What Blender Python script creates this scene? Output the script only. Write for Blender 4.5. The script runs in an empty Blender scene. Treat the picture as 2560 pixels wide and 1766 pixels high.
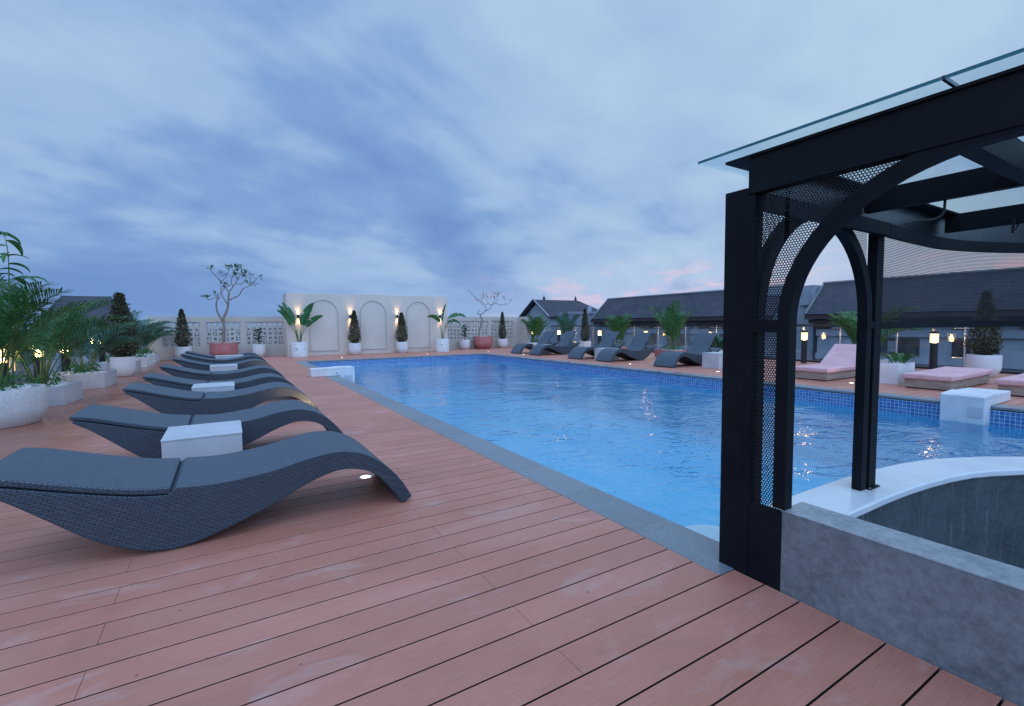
import bpy, bmesh, math, random
from mathutils import Vector, Matrix
PI = math.pi
random.seed(7)
sc = bpy.context.scene
col = sc.collection

# ------------------------------------------------------------------ materials
class NT:
    def __init__(s, name):
        s.m = bpy.data.materials.new(name); s.m.use_nodes = True
        s.t = s.m.node_tree; s.t.nodes.clear()
        s.out = s.n('ShaderNodeOutputMaterial')
    def n(s, typ, **kw):
        nd = s.t.nodes.new(typ)
        for k, v in kw.items():
            if k.startswith('i_'):
                nd.inputs[k[2:].replace('_', ' ')].default_value = v
            else: setattr(nd, k, v)
        return nd
    def l(s, a, b): s.t.links.new(a, b)
def rgba(c): return (c[0], c[1], c[2], 1.0)
def ramp(nt, fac, stops):
    r = nt.n('ShaderNodeValToRGB'); e = r.color_ramp.elements
    while len(e) < len(stops): e.new(0.5)
    for el, (p, c) in zip(e, stops): el.position = p; el.color = rgba(c) if len(c) == 3 else c
    nt.l(fac, r.inputs['Fac']); return r.outputs['Color']
def math_n(nt, op, a, b=None, c=None):
    m = nt.n('ShaderNodeMath', operation=op)
    for i, v in enumerate((a, b, c)):
        if v is None: continue
        if isinstance(v, (int, float)): m.inputs[i].default_value = v
        else: nt.l(v, m.inputs[i])
    return m.outputs[0]
def mix(nt, fac, a, b, blend='MIX'):
    m = nt.n('ShaderNodeMix', data_type='RGBA', blend_type=blend)
    for i, v in ((0, fac), (6, a), (7, b)):
        if isinstance(v, (int, float)): m.inputs[i].default_value = v
        elif isinstance(v, tuple): m.inputs[i].default_value = rgba(v)
        else: nt.l(v, m.inputs[i])
    return m.outputs[2]
def coords(nt, kind='Object', scale=(1, 1, 1), rot=(0, 0, 0)):
    tc = nt.n('ShaderNodeTexCoord'); mp = nt.n('ShaderNodeMapping')
    mp.inputs['Scale'].default_value = scale; mp.inputs['Rotation'].default_value = rot
    nt.l(tc.outputs[kind], mp.inputs['Vector']); return mp.outputs['Vector']
def noise(nt, vec, scale, detail=4, rough=.55, dist=0):
    n = nt.n('ShaderNodeTexNoise'); n.inputs['Scale'].default_value = scale
    n.inputs['Detail'].default_value = detail; n.inputs['Roughness'].default_value = rough
    n.inputs['Distortion'].default_value = dist
    nt.l(vec, n.inputs['Vector']); return n.outputs['Fac']
def principled(nt, base, rough=.5, metal=0, normal=None, spec=None, trans=None):
    p = nt.n('ShaderNodeBsdfPrincipled')
    if isinstance(base, tuple): p.inputs['Base Color'].default_value = rgba(base)
    else: nt.l(base, p.inputs['Base Color'])
    if isinstance(rough, (int, float)): p.inputs['Roughness'].default_value = rough
    else: nt.l(rough, p.inputs['Roughness'])
    p.inputs['Metallic'].default_value = metal
    if spec is not None: p.inputs['Specular IOR Level'].default_value = spec
    if normal is not None: nt.l(normal, p.inputs['Normal'])
    return p
def bump(nt, h, strength=.3, dist=.01):
    b = nt.n('ShaderNodeBump'); b.inputs['Strength'].default_value = strength
    b.inputs['Distance'].default_value = dist; nt.l(h, b.inputs['Height']); return b.outputs['Normal']
def noisy(name, c1, c2, scale=5, rough=.6, bs=.2, bscale=40, metal=0, stretch=(1, 1, 1), lo=.35, hi=.65, bdist=.004, spec=None):
    nt = NT(name); v = coords(nt, 'Object', stretch)
    f = noise(nt, v, scale, 5); c = ramp(nt, f, [(lo, c1), (hi, c2)])
    nb = noise(nt, coords(nt), bscale, 4)
    p = principled(nt, c, rough, metal, bump(nt, nb, bs, bdist), spec)
    nt.l(p.outputs[0], nt.out.inputs[0]); return nt.m
def emis(name, c, s):
    nt = NT(name); e = nt.n('ShaderNodeEmission'); e.inputs[0].default_value = rgba(c); e.inputs[1].default_value = s
    nt.l(e.outputs[0], nt.out.inputs[0]); return nt.m

M = {}
def deck_mat():
    nt = NT('deck_board'); tc = nt.n('ShaderNodeTexCoord'); sep = nt.n('ShaderNodeSeparateXYZ')
    nt.l(tc.outputs['Object'], sep.inputs[0])
    row = math_n(nt, 'FLOOR', math_n(nt, 'DIVIDE', math_n(nt, 'SUBTRACT', sep.outputs[1], 1.303), .1495))
    wn = nt.n('ShaderNodeTexWhiteNoise', noise_dimensions='1D'); nt.l(row, wn.inputs['W'])
    grain = noise(nt, coords(nt, 'Object', (3, 60, 1)), 3, 6, .7)
    big = noise(nt, coords(nt, 'Object', (.8, 1.3, 1)), 1.1, 6, .6, .6)
    c = ramp(nt, big, [(.32, (.43, .150, .092)), (.5, (.55, .200, .142)), (.68, (.62, .285, .225))])
    c = mix(nt, math_n(nt, 'MULTIPLY', wn.outputs[0], .34), c, (.30, .12, .08))
    c = mix(nt, .35, c, ramp(nt, grain, [(.3, (.34, .12, .075)), (.7, (.65, .30, .21))]))
    # limescale bloom where water has dried
    blo = noise(nt, coords(nt, 'Object', (1, 2.2, 1)), 2.3, 6, .6, .8)
    blo = ramp(nt, blo, [(.56, (0, 0, 0)), (.76, (.34, .34, .34))])
    c = mix(nt, blo, c, (.62, .52, .50))
    # specks
    sp = nt.n('ShaderNodeTexVoronoi'); sp.inputs['Scale'].default_value = 6.5; nt.l(coords(nt), sp.inputs['Vector'])
    spk = math_n(nt, 'LESS_THAN', sp.outputs['Distance'], .045)
    c = mix(nt, math_n(nt, 'MULTIPLY', spk, .6), c, (.12, .06, .05))
    # wet deck near the planters on the left
    wx = math_n(nt, 'MULTIPLY_ADD', sep.outputs[0], -.9, -.75)
    wet = math_n(nt, 'ADD', wx, math_n(nt, 'MULTIPLY_ADD', noise(nt, coords(nt), 1.7, 4), 1.6, -.8))
    cl = nt.n('ShaderNodeClamp'); nt.l(wet, cl.inputs[0]); wet = cl.outputs[0]
    inner = math_n(nt, 'GREATER_THAN', sep.outputs[1], 3.2)
    wet = math_n(nt, 'MULTIPLY', wet, inner)
    c = mix(nt, math_n(nt, 'MULTIPLY', wet, .75), c, (.27, .085, .045))
    r = math_n(nt, 'MULTIPLY_ADD', wet, -.28, .52)
    r = math_n(nt, 'ADD', r, math_n(nt, 'MULTIPLY_ADD', big, .3, -.15))
    p = principled(nt, c, r, 0, bump(nt, grain, .25, .002)); nt.l(p.outputs[0], nt.out.inputs[0]); return nt.m
M['deck'] = deck_mat()
M['joist_gap_shade'] = noisy('deck_joist_gap_shade', (.010, .005, .006), (.016, .008, .008), rough=.95)  # deck base and board sides, shade of the gaps put into the colour
def wicker(name, c1, c2, sx, sy):
    nt = NT(name); v = coords(nt, 'UV', (1, 1, 1))
    b = nt.n('ShaderNodeTexBrick'); b.offset = .5; b.offset_frequency = 2
    for k, val in (('Scale', 1), ('Mortar Size', sy * .27), ('Mortar Smooth', .7), ('Brick Width', sx), ('Row Height', sy), ('Bias', 0)): b.inputs[k].default_value = val
    b.inputs['Color1'].default_value = rgba(c1); b.inputs['Color2'].default_value = rgba(c2); b.inputs['Mortar'].default_value = rgba((.012, .014, .018))
    nt.l(v, b.inputs['Vector'])
    f = noise(nt, coords(nt, 'Object'), 3, 3)
    c = mix(nt, math_n(nt, 'MULTIPLY', f, .15), b.outputs['Color'], (.10, .11, .125))
    h = math_n(nt, 'SUBTRACT', 1, b.outputs['Fac'])
    p = principled(nt, c, .52, 0, bump(nt, h, .9, .004)); nt.l(p.outputs[0], nt.out.inputs[0]); return nt.m
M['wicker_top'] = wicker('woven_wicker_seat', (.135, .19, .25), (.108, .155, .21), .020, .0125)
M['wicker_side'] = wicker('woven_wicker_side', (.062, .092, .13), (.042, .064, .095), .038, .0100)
M['wicker_r'] = M['wicker_top']
M['coping'] = None
def stone():
    nt = NT('grey_stone_coping'); v = coords(nt)
    b = nt.n('ShaderNodeTexBrick'); b.offset = 0
    for k, val in (('Scale', 1), ('Mortar Size', .003), ('Brick Width', 30), ('Row Height', .62)): b.inputs[k].default_value = val
    b.inputs['Color1'].default_value = rgba((.145, .17, .195)); b.inputs['Color2'].default_value = rgba((.21, .24, .27)); b.inputs['Mortar'].default_value = rgba((.09, .09, .10))
    nt.l(v, b.inputs['Vector'])
    f = noise(nt, v, 2.5, 6, .6, .5); g = noise(nt, v, 90, 3)
    c = mix(nt, .45, b.outputs['Color'], ramp(nt, f, [(.35, (.11, .135, .16)), (.65, (.27, .30, .33))]))
    c = mix(nt, .25, c, ramp(nt, g, [(.3, (.08, .08, .09)), (.7, (.4, .4, .4))]))
    p = principled(nt, c, ramp(nt, f, [(.4, (.25,)*3), (.6, (.55,)*3)]), 0, bump(nt, g, .15, .002)); nt.l(p.outputs[0], nt.out.inputs[0]); return nt.m
M['coping'] = stone()
def mosaic(name, a, b_, grout):
    nt = NT(name); v = coords(nt, 'UV')
    b = nt.n('ShaderNodeTexBrick'); b.offset = 0
    for k, val in (('Scale', 1), ('Mortar Size', .0035), ('Brick Width', .05), ('Row Height', .05), ('Mortar Smooth', .2)): b.inputs[k].default_value = val
    b.inputs['Color1'].default_value = rgba(a); b.inputs['Color2'].default_value = rgba(b_); b.inputs['Mortar'].default_value = rgba(grout)
    nt.l(v, b.inputs['Vector'])
    p = principled(nt, b.outputs['Color'], .15); nt.l(p.outputs[0], nt.out.inputs[0]); return nt.m
M['mosaic'] = mosaic('blue_mosaic_tile', (.03, .10, .32), (.08, .22, .46), (.42, .54, .66))
M['poolfloor'] = mosaic('pool_floor_tile', (.035, .38, .58), (.06, .43, .64), (.12, .45, .64))
def schlick(nt, nm=None, f0=.02, scale=1.0):
    lw = nt.n('ShaderNodeLayerWeight'); lw.inputs['Blend'].default_value = .5
    if nm is not None: nt.l(nm, lw.inputs['Normal'])
    p5 = math_n(nt, 'POWER', lw.outputs['Facing'], 5)
    return math_n(nt, 'MULTIPLY_ADD', p5, (1 - f0) * scale, f0)
def water():
    nt = NT('pool_water'); v = coords(nt, 'Object', (1, 1.15, 1))
    a = noise(nt, v, 2.2, 3, .5, .6); b = noise(nt, coords(nt, 'Object', (1, 1.6, 1), (0, 0, .5)), 7, 2, .5, .3)
    d = noise(nt, v, .55, 2, .5)
    h = math_n(nt, 'ADD', math_n(nt, 'MULTIPLY', a, 1.0), math_n(nt, 'MULTIPLY', b, .42))
    h = math_n(nt, 'MULTIPLY', h, math_n(nt, 'MULTIPLY_ADD', d, 1.6, -.15))
    nm = bump(nt, h, .5, .075)
    gl = nt.n('ShaderNodeBsdfGlossy'); gl.inputs['Roughness'].default_value = .02; gl.inputs['Color'].default_value = (1, 1, 1, 1); nt.l(nm, gl.inputs['Normal'])
    tr = nt.n('ShaderNodeBsdfTransparent'); tr.inputs['Color'].default_value = (.80, .95, .99, 1)
    fr = schlick(nt, nm, .02)
    ms = nt.n('ShaderNodeMixShader'); nt.l(fr, ms.inputs[0]); nt.l(tr.outputs[0], ms.inputs[1]); nt.l(gl.outputs[0], ms.inputs[2])
    nt.l(ms.outputs[0], nt.out.inputs[0]); return nt.m
M['water'] = water()
def glass(name, tint, fres=.6):
    nt = NT(name)
    gl = nt.n('ShaderNodeBsdfGlossy'); gl.inputs['Roughness'].default_value = .01
    tr = nt.n('ShaderNodeBsdfTransparent'); tr.inputs['Color'].default_value = rgba(tint)
    fr = schlick(nt, None, .04, fres)
    ms = nt.n('ShaderNodeMixShader'); nt.l(fr, ms.inputs[0]); nt.l(tr.outputs[0], ms.inputs[1]); nt.l(gl.outputs[0], ms.inputs[2])
    nt.l(ms.outputs[0], nt.out.inputs[0]); return nt.m
M['glass'] = glass('clear_glass', (.94, .97, .98)); M['glass_roof'] = glass('roof_glass', (.91, .97, .98), .35)
M['glass_edge'] = noisy('green_glass_edge', (.02, .12, .15), (.04, .19, .23), rough=.2, bs=0)
def perforated():
    nt = NT('black_perforated_steel'); p_ = .0115; r_ = .00395
    tc = nt.n('ShaderNodeTexCoord')
    def lat(off):
        m = nt.n('ShaderNodeMapping'); m.inputs['Scale'].default_value = (1 / p_, 1 / (p_ * 1.732), 1); m.inputs['Location'].default_value = (off, off, 0)
        nt.l(tc.outputs['UV'], m.inputs['Vector'])
        f = nt.n('ShaderNodeVectorMath', operation='FRACTION'); nt.l(m.outputs[0], f.inputs[0])
        s = nt.n('ShaderNodeVectorMath', operation='SUBTRACT'); nt.l(f.outputs[0], s.inputs[0]); s.inputs[1].default_value = (.5, .5, 0)
        k = nt.n('ShaderNodeVectorMath', operation='MULTIPLY'); nt.l(s.outputs[0], k.inputs[0]); k.inputs[1].default_value = (p_, p_ * 1.732, 0)
        g = nt.n('ShaderNodeVectorMath', operation='LENGTH'); nt.l(k.outputs[0], g.inputs[0]); return g.outputs['Value']
    d = math_n(nt, 'MINIMUM', lat(0), lat(.5)); hole = math_n(nt, 'LESS_THAN', d, r_)
    p = principled(nt, (.008, .009, .012), .5, 0, None, .3)
    tr = nt.n('ShaderNodeBsdfTransparent')
    ms = nt.n('ShaderNodeMixShader'); nt.l(hole, ms.inputs[0]); nt.l(p.outputs[0], ms.inputs[1]); nt.l(tr.outputs[0], ms.inputs[2])
    nt.l(ms.outputs[0], nt.out.inputs[0]); return nt.m
M['perf'] = perforated()
M['steel'] = noisy('black_painted_steel', (.0045, .006, .009), (.009, .011, .015), 3, .6, .15, 30, 0, spec=.14)
M['fascia'] = noisy('grey_steel_fascia', (.012, .017, .021), (.055, .068, .078), 1.6, .3, .1, 20, .3)
def concrete(name, a, b_, streak=False, rough=.55):
    nt = NT(name); v = coords(nt)
    f = noise(nt, v, 3.4, 10, .66, .35); g = noise(nt, v, 38, 6, .65, .2)
    c = ramp(nt, f, [(.3, a), (.7, b_)])
    c = mix(nt, .3, c, ramp(nt, g, [(.35, tuple(x * .6 for x in a)), (.65, tuple(x * 1.25 for x in b_))]))
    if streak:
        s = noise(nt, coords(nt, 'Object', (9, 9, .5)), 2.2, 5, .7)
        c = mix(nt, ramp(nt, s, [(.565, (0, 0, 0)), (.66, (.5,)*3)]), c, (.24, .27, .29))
    p = principled(nt, c, rough, 0, bump(nt, g, .25, .004)); nt.l(p.outputs[0], nt.out.inputs[0]); return nt.m
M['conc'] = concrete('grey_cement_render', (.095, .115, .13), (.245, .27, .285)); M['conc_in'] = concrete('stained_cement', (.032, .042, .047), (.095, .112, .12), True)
M['conc_top'] = concrete('rough_cement_top', (.17, .19, .21), (.42, .44, .46), False, .4)
M['counter'] = noisy('white_counter', (.66, .67, .69), (.76, .77, .79), 3, .22, .05, 20)
M['white'] = noisy('white_paint', (.62, .62, .64), (.74, .73, .74), 4, .5, .1)
M['tablewhite'] = noisy('pale_grey_table', (.46, .47, .50), (.54, .55, .58), 3, .5, .08)
M['whitepot'] = noisy('white_glazed_pot', (.66, .65, .67), (.76, .74, .75), 3, .4, .08)
def terrazzo(name, base, chip, scale, thr, rough=.6):
    nt = NT(name); v = coords(nt); vo = nt.n('ShaderNodeTexVoronoi'); vo.inputs['Scale'].default_value = scale
    nn = nt.n('ShaderNodeTexNoise'); nn.inputs['Scale'].default_value = scale * .8; nt.l(v, nn.inputs['Vector'])
    mx = mix(nt, .12, v, nn.outputs['Color'], 'ADD'); nt.l(mx, vo.inputs['Vector'])
    f = math_n(nt, 'LESS_THAN', vo.outputs['Distance'], thr); n2 = noise(nt, v, 5, 5)
    c = mix(nt, math_n(nt, 'MULTIPLY', f, .85), ramp(nt, n2, [(.3, tuple(x * .85 for x in base)), (.7, base)]), chip)
    p = principled(nt, c, rough, 0, bump(nt, n2, .1, .003)); nt.l(p.outputs[0], nt.out.inputs[0]); return nt.m
M['terr_fine'] = terrazzo('speckled_terrazzo', (.66, .65, .66), (.25, .25, .26), 55, .30)
M['terr_big'] = terrazzo('chip_terrazzo', (.74, .73, .74), (.03, .03, .04), 11.5, .17)
M['hexconc'] = concrete('pale_cement_planter', (.40, .39, .41), (.60, .58, .60))
M['redpot'] = noisy('terracotta_pink', (.40, .13, .13), (.50, .18, .17), 4, .6, .15)
M['pebble'] = noisy('white_pebbles', (.55, .55, .57), (.8, .8, .8), 30, .6, .2)
M['wallpaint'] = noisy('beige_wall_paint', (.60, .525, .46), (.66, .575, .505), 1.2, .75, .08, 60)
M['wallgrey'] = noisy('beige_grey_wall_paint', (.52, .47, .42), (.58, .53, .475), 1.2, .75, .08, 60)
M['groove'] = noisy('arch_moulding', (.46, .41, .37), (.50, .45, .41), 2, .7)
M['pinkfab'] = noisy('pink_cushion_fabric', (.64, .36, .37), (.72, .44, .45), 5, .85, .3, 60)
M['pinewood'] = noisy('weathered_pine', (.26, .20, .16), (.40, .32, .26), 4, .7, .3, 30, 0, (1, 1, 8))
M['black'] = noisy('black_metal', (.012, .012, .014), (.02, .02, .022), 4, .5, .1)
M['inox'] = noisy('brushed_steel', (.5, .5, .52), (.62, .62, .64), 4, .28, .1, 60, .9)
def lampglass():
    nt = NT('lamp_glass'); tr = nt.n('ShaderNodeBsdfTransparent'); tr.inputs['Color'].default_value = (1, .93, .78, 1); e = nt.n('ShaderNodeEmission'); e.inputs[0].default_value = (1, .72, .36, 1); e.inputs[1].default_value = 3.4
    ms = nt.n('ShaderNodeMixShader'); ms.inputs[0].default_value = .42; nt.l(tr.outputs[0], ms.inputs[1]); nt.l(e.outputs[0], ms.inputs[2]); nt.l(ms.outputs[0], nt.out.inputs[0]); return nt.m
M['lampglass'] = lampglass()
M['bulb'] = emis('lamp_bulb', (1, .66, .30), 80); M['lampglow'] = emis('frosted_lamp_core', (1, .62, .24), 5)
M['spot'] = emis('deck_light_lens', (1, .80, .55), 9)
def rooftile():
    nt = NT('grey_roof_tiles'); tc = nt.n('ShaderNodeTexCoord'); sp = nt.n('ShaderNodeSeparateXYZ'); nt.l(tc.outputs['Object'], sp.inputs[0]); cb = nt.n('ShaderNodeCombineXYZ'); nt.l(sp.outputs[1], cb.inputs[0]); nt.l(math_n(nt, 'MULTIPLY', sp.outputs[2], 1.45), cb.inputs[1])
    b = nt.n('ShaderNodeTexBrick')
    for k, val in (('Scale', 1), ('Mortar Size', .012), ('Brick Width', .26), ('Row Height', .17)): b.inputs[k].default_value = val
    b.inputs['Color1'].default_value = rgba((.034, .037, .052)); b.inputs['Color2'].default_value = rgba((.072, .072, .09)); b.inputs['Mortar'].default_value = rgba((.02, .02, .03))
    nt.l(cb.outputs[0], b.inputs['Vector']); f = noise(nt, coords(nt), .9, 5, .6); c = mix(nt, .6, b.outputs['Color'], ramp(nt, f, [(.35, (.028, .033, .048)), (.65, (.066, .066, .085))]))
    p = principled(nt, c, .8, 0, bump(nt, b.outputs['Fac'], -.5, .02)); nt.l(p.outputs[0], nt.out.inputs[0]); return nt.m
M['roof'] = rooftile()
M['render'] = noisy('blue_grey_render', (.26, .30, .36), (.32, .36, .42), 1.3, .85, .1)
M['render2'] = noisy('grey_render', (.16, .18, .20), (.22, .24, .26), 1.3, .85, .1)
M['trim'] = noisy('dark_brown_fascia', (.035, .025, .028), (.055, .04, .042), 4, .7)
M['window'] = noisy('dark_window', (.03, .035, .04), (.09, .085, .08), 1.5, .2, 0)
M['warmwin'] = noisy('curtained_window', (.16, .13, .11), (.24, .20, .16), 2.5, .4, 0)
def brick():
    nt = NT('brick_wall'); b = nt.n('ShaderNodeTexBrick')
    for k, val in (('Scale', 1), ('Mortar Size', .02), ('Brick Width', .42), ('Row Height', .14)): b.inputs[k].default_value = val
    b.inputs['Color1'].default_value = rgba((.30, .15, .12)); b.inputs['Color2'].default_value = rgba((.20, .13, .13)); b.inputs['Mortar'].default_value = rgba((.3, .3, .34))
    nt.l(coords(nt, 'UV'), b.inputs['Vector']); p = principled(nt, b.outputs['Color'], .8); nt.l(p.outputs[0], nt.out.inputs[0]); return nt.m
M['brick'] = brick()
M['ground'] = noisy('distant_ground', (.025, .03, .04), (.045, .055, .065), .02, .9, 0)
M['bark'] = noisy('pale_bark', (.16, .12, .10), (.30, .24, .21), 14, .8, .5, 30)
M['barkdark'] = noisy('dark_stem', (.06, .05, .035), (.12, .10, .07), 14, .8, .4, 30)
def leaf(name, a, b_, rough=.45, tr=.25):
    nt = NT(name); f = noise(nt, coords(nt), 9, 3); c = ramp(nt, f, [(.35, a), (.65, b_)])
    p = principled(nt, c, rough); t = nt.n('ShaderNodeBsdfTranslucent'); nt.l(c, t.inputs[0])
    ms = nt.n('ShaderNodeMixShader'); ms.inputs[0].default_value = tr; nt.l(p.outputs[0], ms.inputs[1]); nt.l(t.outputs[0], ms.inputs[2])
    nt.l(ms.outputs[0], nt.out.inputs[0]); return nt.m
M['palm'] = leaf('palm_leaf', (.022, .095, .022), (.06, .21, .055), .5, .2); M['palmblue'] = leaf('bluish_palm_leaf', (.018, .085, .05), (.04, .15, .085), .5, .2)
M['stemgreen'] = leaf('green_stem', (.06, .10, .02), (.14, .19, .045), .5, 0)
M['banana'] = leaf('broad_leaf', (.02, .10, .03), (.05, .19, .055), .32); M['rubber'] = leaf('dark_rubber_leaf', (.012, .05, .03), (.03, .085, .045), .25)
M['cone'] = leaf('topiary_leaf', (.028, .038, .016), (.085, .072, .032), .4, .15); M['plum'] = leaf('frangipani_leaf', (.03, .10, .04), (.08, .20, .08), .35)
M['undergrowth'] = leaf('undergrowth_leaf', (.02, .12, .03), (.05, .22, .05), .4)

# ------------------------------------------------------------------ mesh builder
class MB:
    def __init__(s): s.v = []; s.f = []; s.uv = {}; s.mi = {}; s.cur = 0
    def add(s, vs, fs, uvs=None):
        o = len(s.v); s.v += [tuple(p) for p in vs]
        for k, f in enumerate(fs):
            i = len(s.f); s.f.append([o + a for a in f])
            if uvs: s.uv[i] = uvs[k]
            if s.cur: s.mi[i] = s.cur
        return s
    def box(s, x0, x1, y0, y1, z0, z1, uv=False):
        v = [(x0, y0, z0), (x1, y0, z0), (x1, y1, z0), (x0, y1, z0), (x0, y0, z1), (x1, y0, z1), (x1, y1, z1), (x0, y1, z1)]
        f = [(0, 3, 2, 1), (4, 5, 6, 7), (0, 1, 5, 4), (1, 2, 6, 5), (2, 3, 7, 6), (3, 0, 4, 7)]
        u = None
        if uv:
            ax = [(0, 1), (0, 1), (0, 2), (1, 2), (0, 2), (1, 2)]
            u = [[(v[i][a], v[i][b]) for i in q] for q, (a, b) in zip(f, ax)]
        return s.add(v, f, u)
    def quad(s, a, b, c, d, uv=None): return s.add([a, b, c, d], [(0, 1, 2, 3)], [uv] if uv else None)
    def lathe(s, prof, n=32, cx=0, cy=0, cap=True):
        vs = []; fs = []
        for r, z in prof:
            for i in range(n):
                a = 2 * PI * i / n; vs.append((cx + r * math.cos(a), cy + r * math.sin(a), z))
        for j in range(len(prof) - 1):
            for i in range(n): fs.append((j * n + i, j * n + (i + 1) % n, (j + 1) * n + (i + 1) % n, (j + 1) * n + i))
        if cap: fs.append(tuple(range(n - 1, -1, -1))); fs.append(tuple((len(prof) - 1) * n + i for i in range(n)))
        return s.add(vs, fs)
    def tube(s, pts, rad, n=6, cap=True):
        pts = [Vector(p) for p in pts]; rad = rad if isinstance(rad, (list, tuple)) else [rad] * len(pts)
        vs = []; fs = []; ref = Vector((0, 0, 1))
        for k, p in enumerate(pts):
            d = (pts[min(k + 1, len(pts) - 1)] - pts[max(k - 1, 0)]).normalized()
            if abs(d.dot(ref)) > .95: ref = Vector((1, 0, 0))
            a = d.cross(ref).normalized(); b = d.cross(a); ref = a.cross(d).normalized() if False else ref
            for i in range(n):
                t = 2 * PI * i / n; vs.append(p + (a * math.cos(t) + b * math.sin(t)) * rad[k])
        for k in range(len(pts) - 1):
            for i in range(n): fs.append((k * n + i, k * n + (i + 1) % n, (k + 1) * n + (i + 1) % n, (k + 1) * n + i))
        if cap: fs.append(tuple(range(n - 1, -1, -1))); fs.append(tuple((len(pts) - 1) * n + i for i in range(n)))
        return s.add(vs, fs)
    def prism(s, poly, z0, z1):
        n = len(poly); vs = [(x, y, z0) for x, y in poly] + [(x, y, z1) for x, y in poly]
        fs = [tuple(range(n - 1, -1, -1)), tuple(range(n, 2 * n))] + [(i, (i + 1) % n, n + (i + 1) % n, n + i) for i in range(n)]
        return s.add(vs, fs)
    def sweep(s, path, plane, w, d, off=0):
        """rectangular bar along a path in a plane: plane 'x' (path=(y,z) at x=off) or 'y' (path=(x,z) at y=off); w in-plane, d depth"""
        vs = []; n = len(path)
        for k in range(n):
            a = Vector(path[max(k - 1, 0)]); b = Vector(path[min(k + 1, n - 1)]); t = (b - a).normalized(); nr = Vector((-t.y, t.x)); p = Vector(path[k])
            for q in (p - nr * w / 2, p + nr * w / 2):
                for o in (off, off + d): vs.append((o, q.x, q.y) if plane == 'x' else (q.x, o, q.y))
        fs = []
        for k in range(n - 1):
            b = k * 4
            for i, j in ((0, 1), (1, 3), (3, 2), (2, 0)): fs.append((b + i, b + j, b + 4 + j, b + 4 + i))
        fs += [(0, 2, 3, 1), (4 * n - 4, 4 * n - 3, 4 * n - 1, 4 * n - 2)]
        return s.add(vs, fs)
    def build(s, name, mats, parent=None, smooth=False, bevel=0, loc=None, recalc=True):
        me = bpy.data.meshes.new(name); me.from_pydata(s.v, [], s.f)
        if not isinstance(mats, (list, tuple)): mats = [mats]
        for m in mats: me.materials.append(m)
        for i, k in s.mi.items(): me.polygons[i].material_index = k
        if s.uv:
            ul = me.uv_layers.new(name='UVMap')
            for i, u in s.uv.items():
                for li, c in zip(me.polygons[i].loop_indices, u): ul.data[li].uv = c
        if recalc:
            bm = bmesh.new(); bm.from_mesh(me); bmesh.ops.recalc_face_normals(bm, faces=bm.faces); bm.to_mesh(me); bm.free()
        if smooth:
            me.polygons.foreach_set('use_smooth', [True] * len(me.polygons))
            if smooth != 'all': me.set_sharp_from_angle(angle=math.radians(38))
        me.update(); o = bpy.data.objects.new(name, me); col.objects.link(o)
        if parent: o.parent = parent
        if loc: o.location = loc
        if bevel:
            b = o.modifiers.new('bevel', 'BEVEL'); b.width = bevel; b.segments = 2; b.limit_method = 'ANGLE'; b.angle_limit = math.radians(40)
        return o
def tag(o, label=None, cat=None, group=None, kind=None):
    if label: o['label'] = label
    if cat: o['category'] = cat
    if group: o['group'] = group
    if kind: o['kind'] = kind
    return o
def thing(name, label, cat, loc=(0, 0, 0), rz=0, group=None):
    o = bpy.data.objects.new(name, None); o.empty_display_size = .1; col.objects.link(o); o.location = loc; o.rotation_euler = (0, 0, rz)
    return tag(o, label, cat, group)
def copy_tree(o, parent=None):
    c = o.copy(); col.objects.link(c)
    if parent: c.parent = parent
    for ch in [x for x in bpy.data.objects if x.parent == o]: copy_tree(ch, c)
    return c
def light(name, kind, loc, energy, color, parent=None, **kw):
    d = bpy.data.lights.new(name, kind); d.energy = energy; d.color = color
    for k, v in kw.items():
        if k != 'rot': setattr(d, k, v)
    o = bpy.data.objects.new(name, d); col.objects.link(o); o.location = loc
    if 'rot' in kw: o.rotation_euler = kw['rot']
    if parent: o.parent = parent
    return o
WARM = (1, .62, .28)

# ------------------------------------------------------------------ camera
YAW, PITCH, ROLL, HC = -.5423166, -.0600080, -.00863035, 1.15
def Rm():
    cy, sy = math.cos(YAW), math.sin(YAW); cp, sp = math.cos(PITCH), math.sin(PITCH); cr, sr = math.cos(ROLL), math.sin(ROLL)
    R1 = Matrix(((cy, sy, 0), (-sy, cy, 0), (0, 0, 1))); R2 = Matrix(((1, 0, 0), (0, cp, sp), (0, -sp, cp))); R3 = Matrix(((cr, 0, sr), (0, 1, 0), (-sr, 0, cr)))
    return R3 @ R2 @ R1
R = Rm()
cam = bpy.data.objects.new('camera', bpy.data.cameras.new('camera')); col.objects.link(cam)
rt, fw, up = R[0], R[1], R[2]
cam.matrix_world = Matrix(((rt[0], up[0], -fw[0], 0), (rt[1], up[1], -fw[1], 0), (rt[2], up[2], -fw[2], HC), (0, 0, 0, 1)))
cam.data.sensor_width = 36; cam.data.lens = 1179.576 / 2560 * 36; cam.data.clip_start = .05; cam.data.clip_end = 8000
sc.camera = cam

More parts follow.
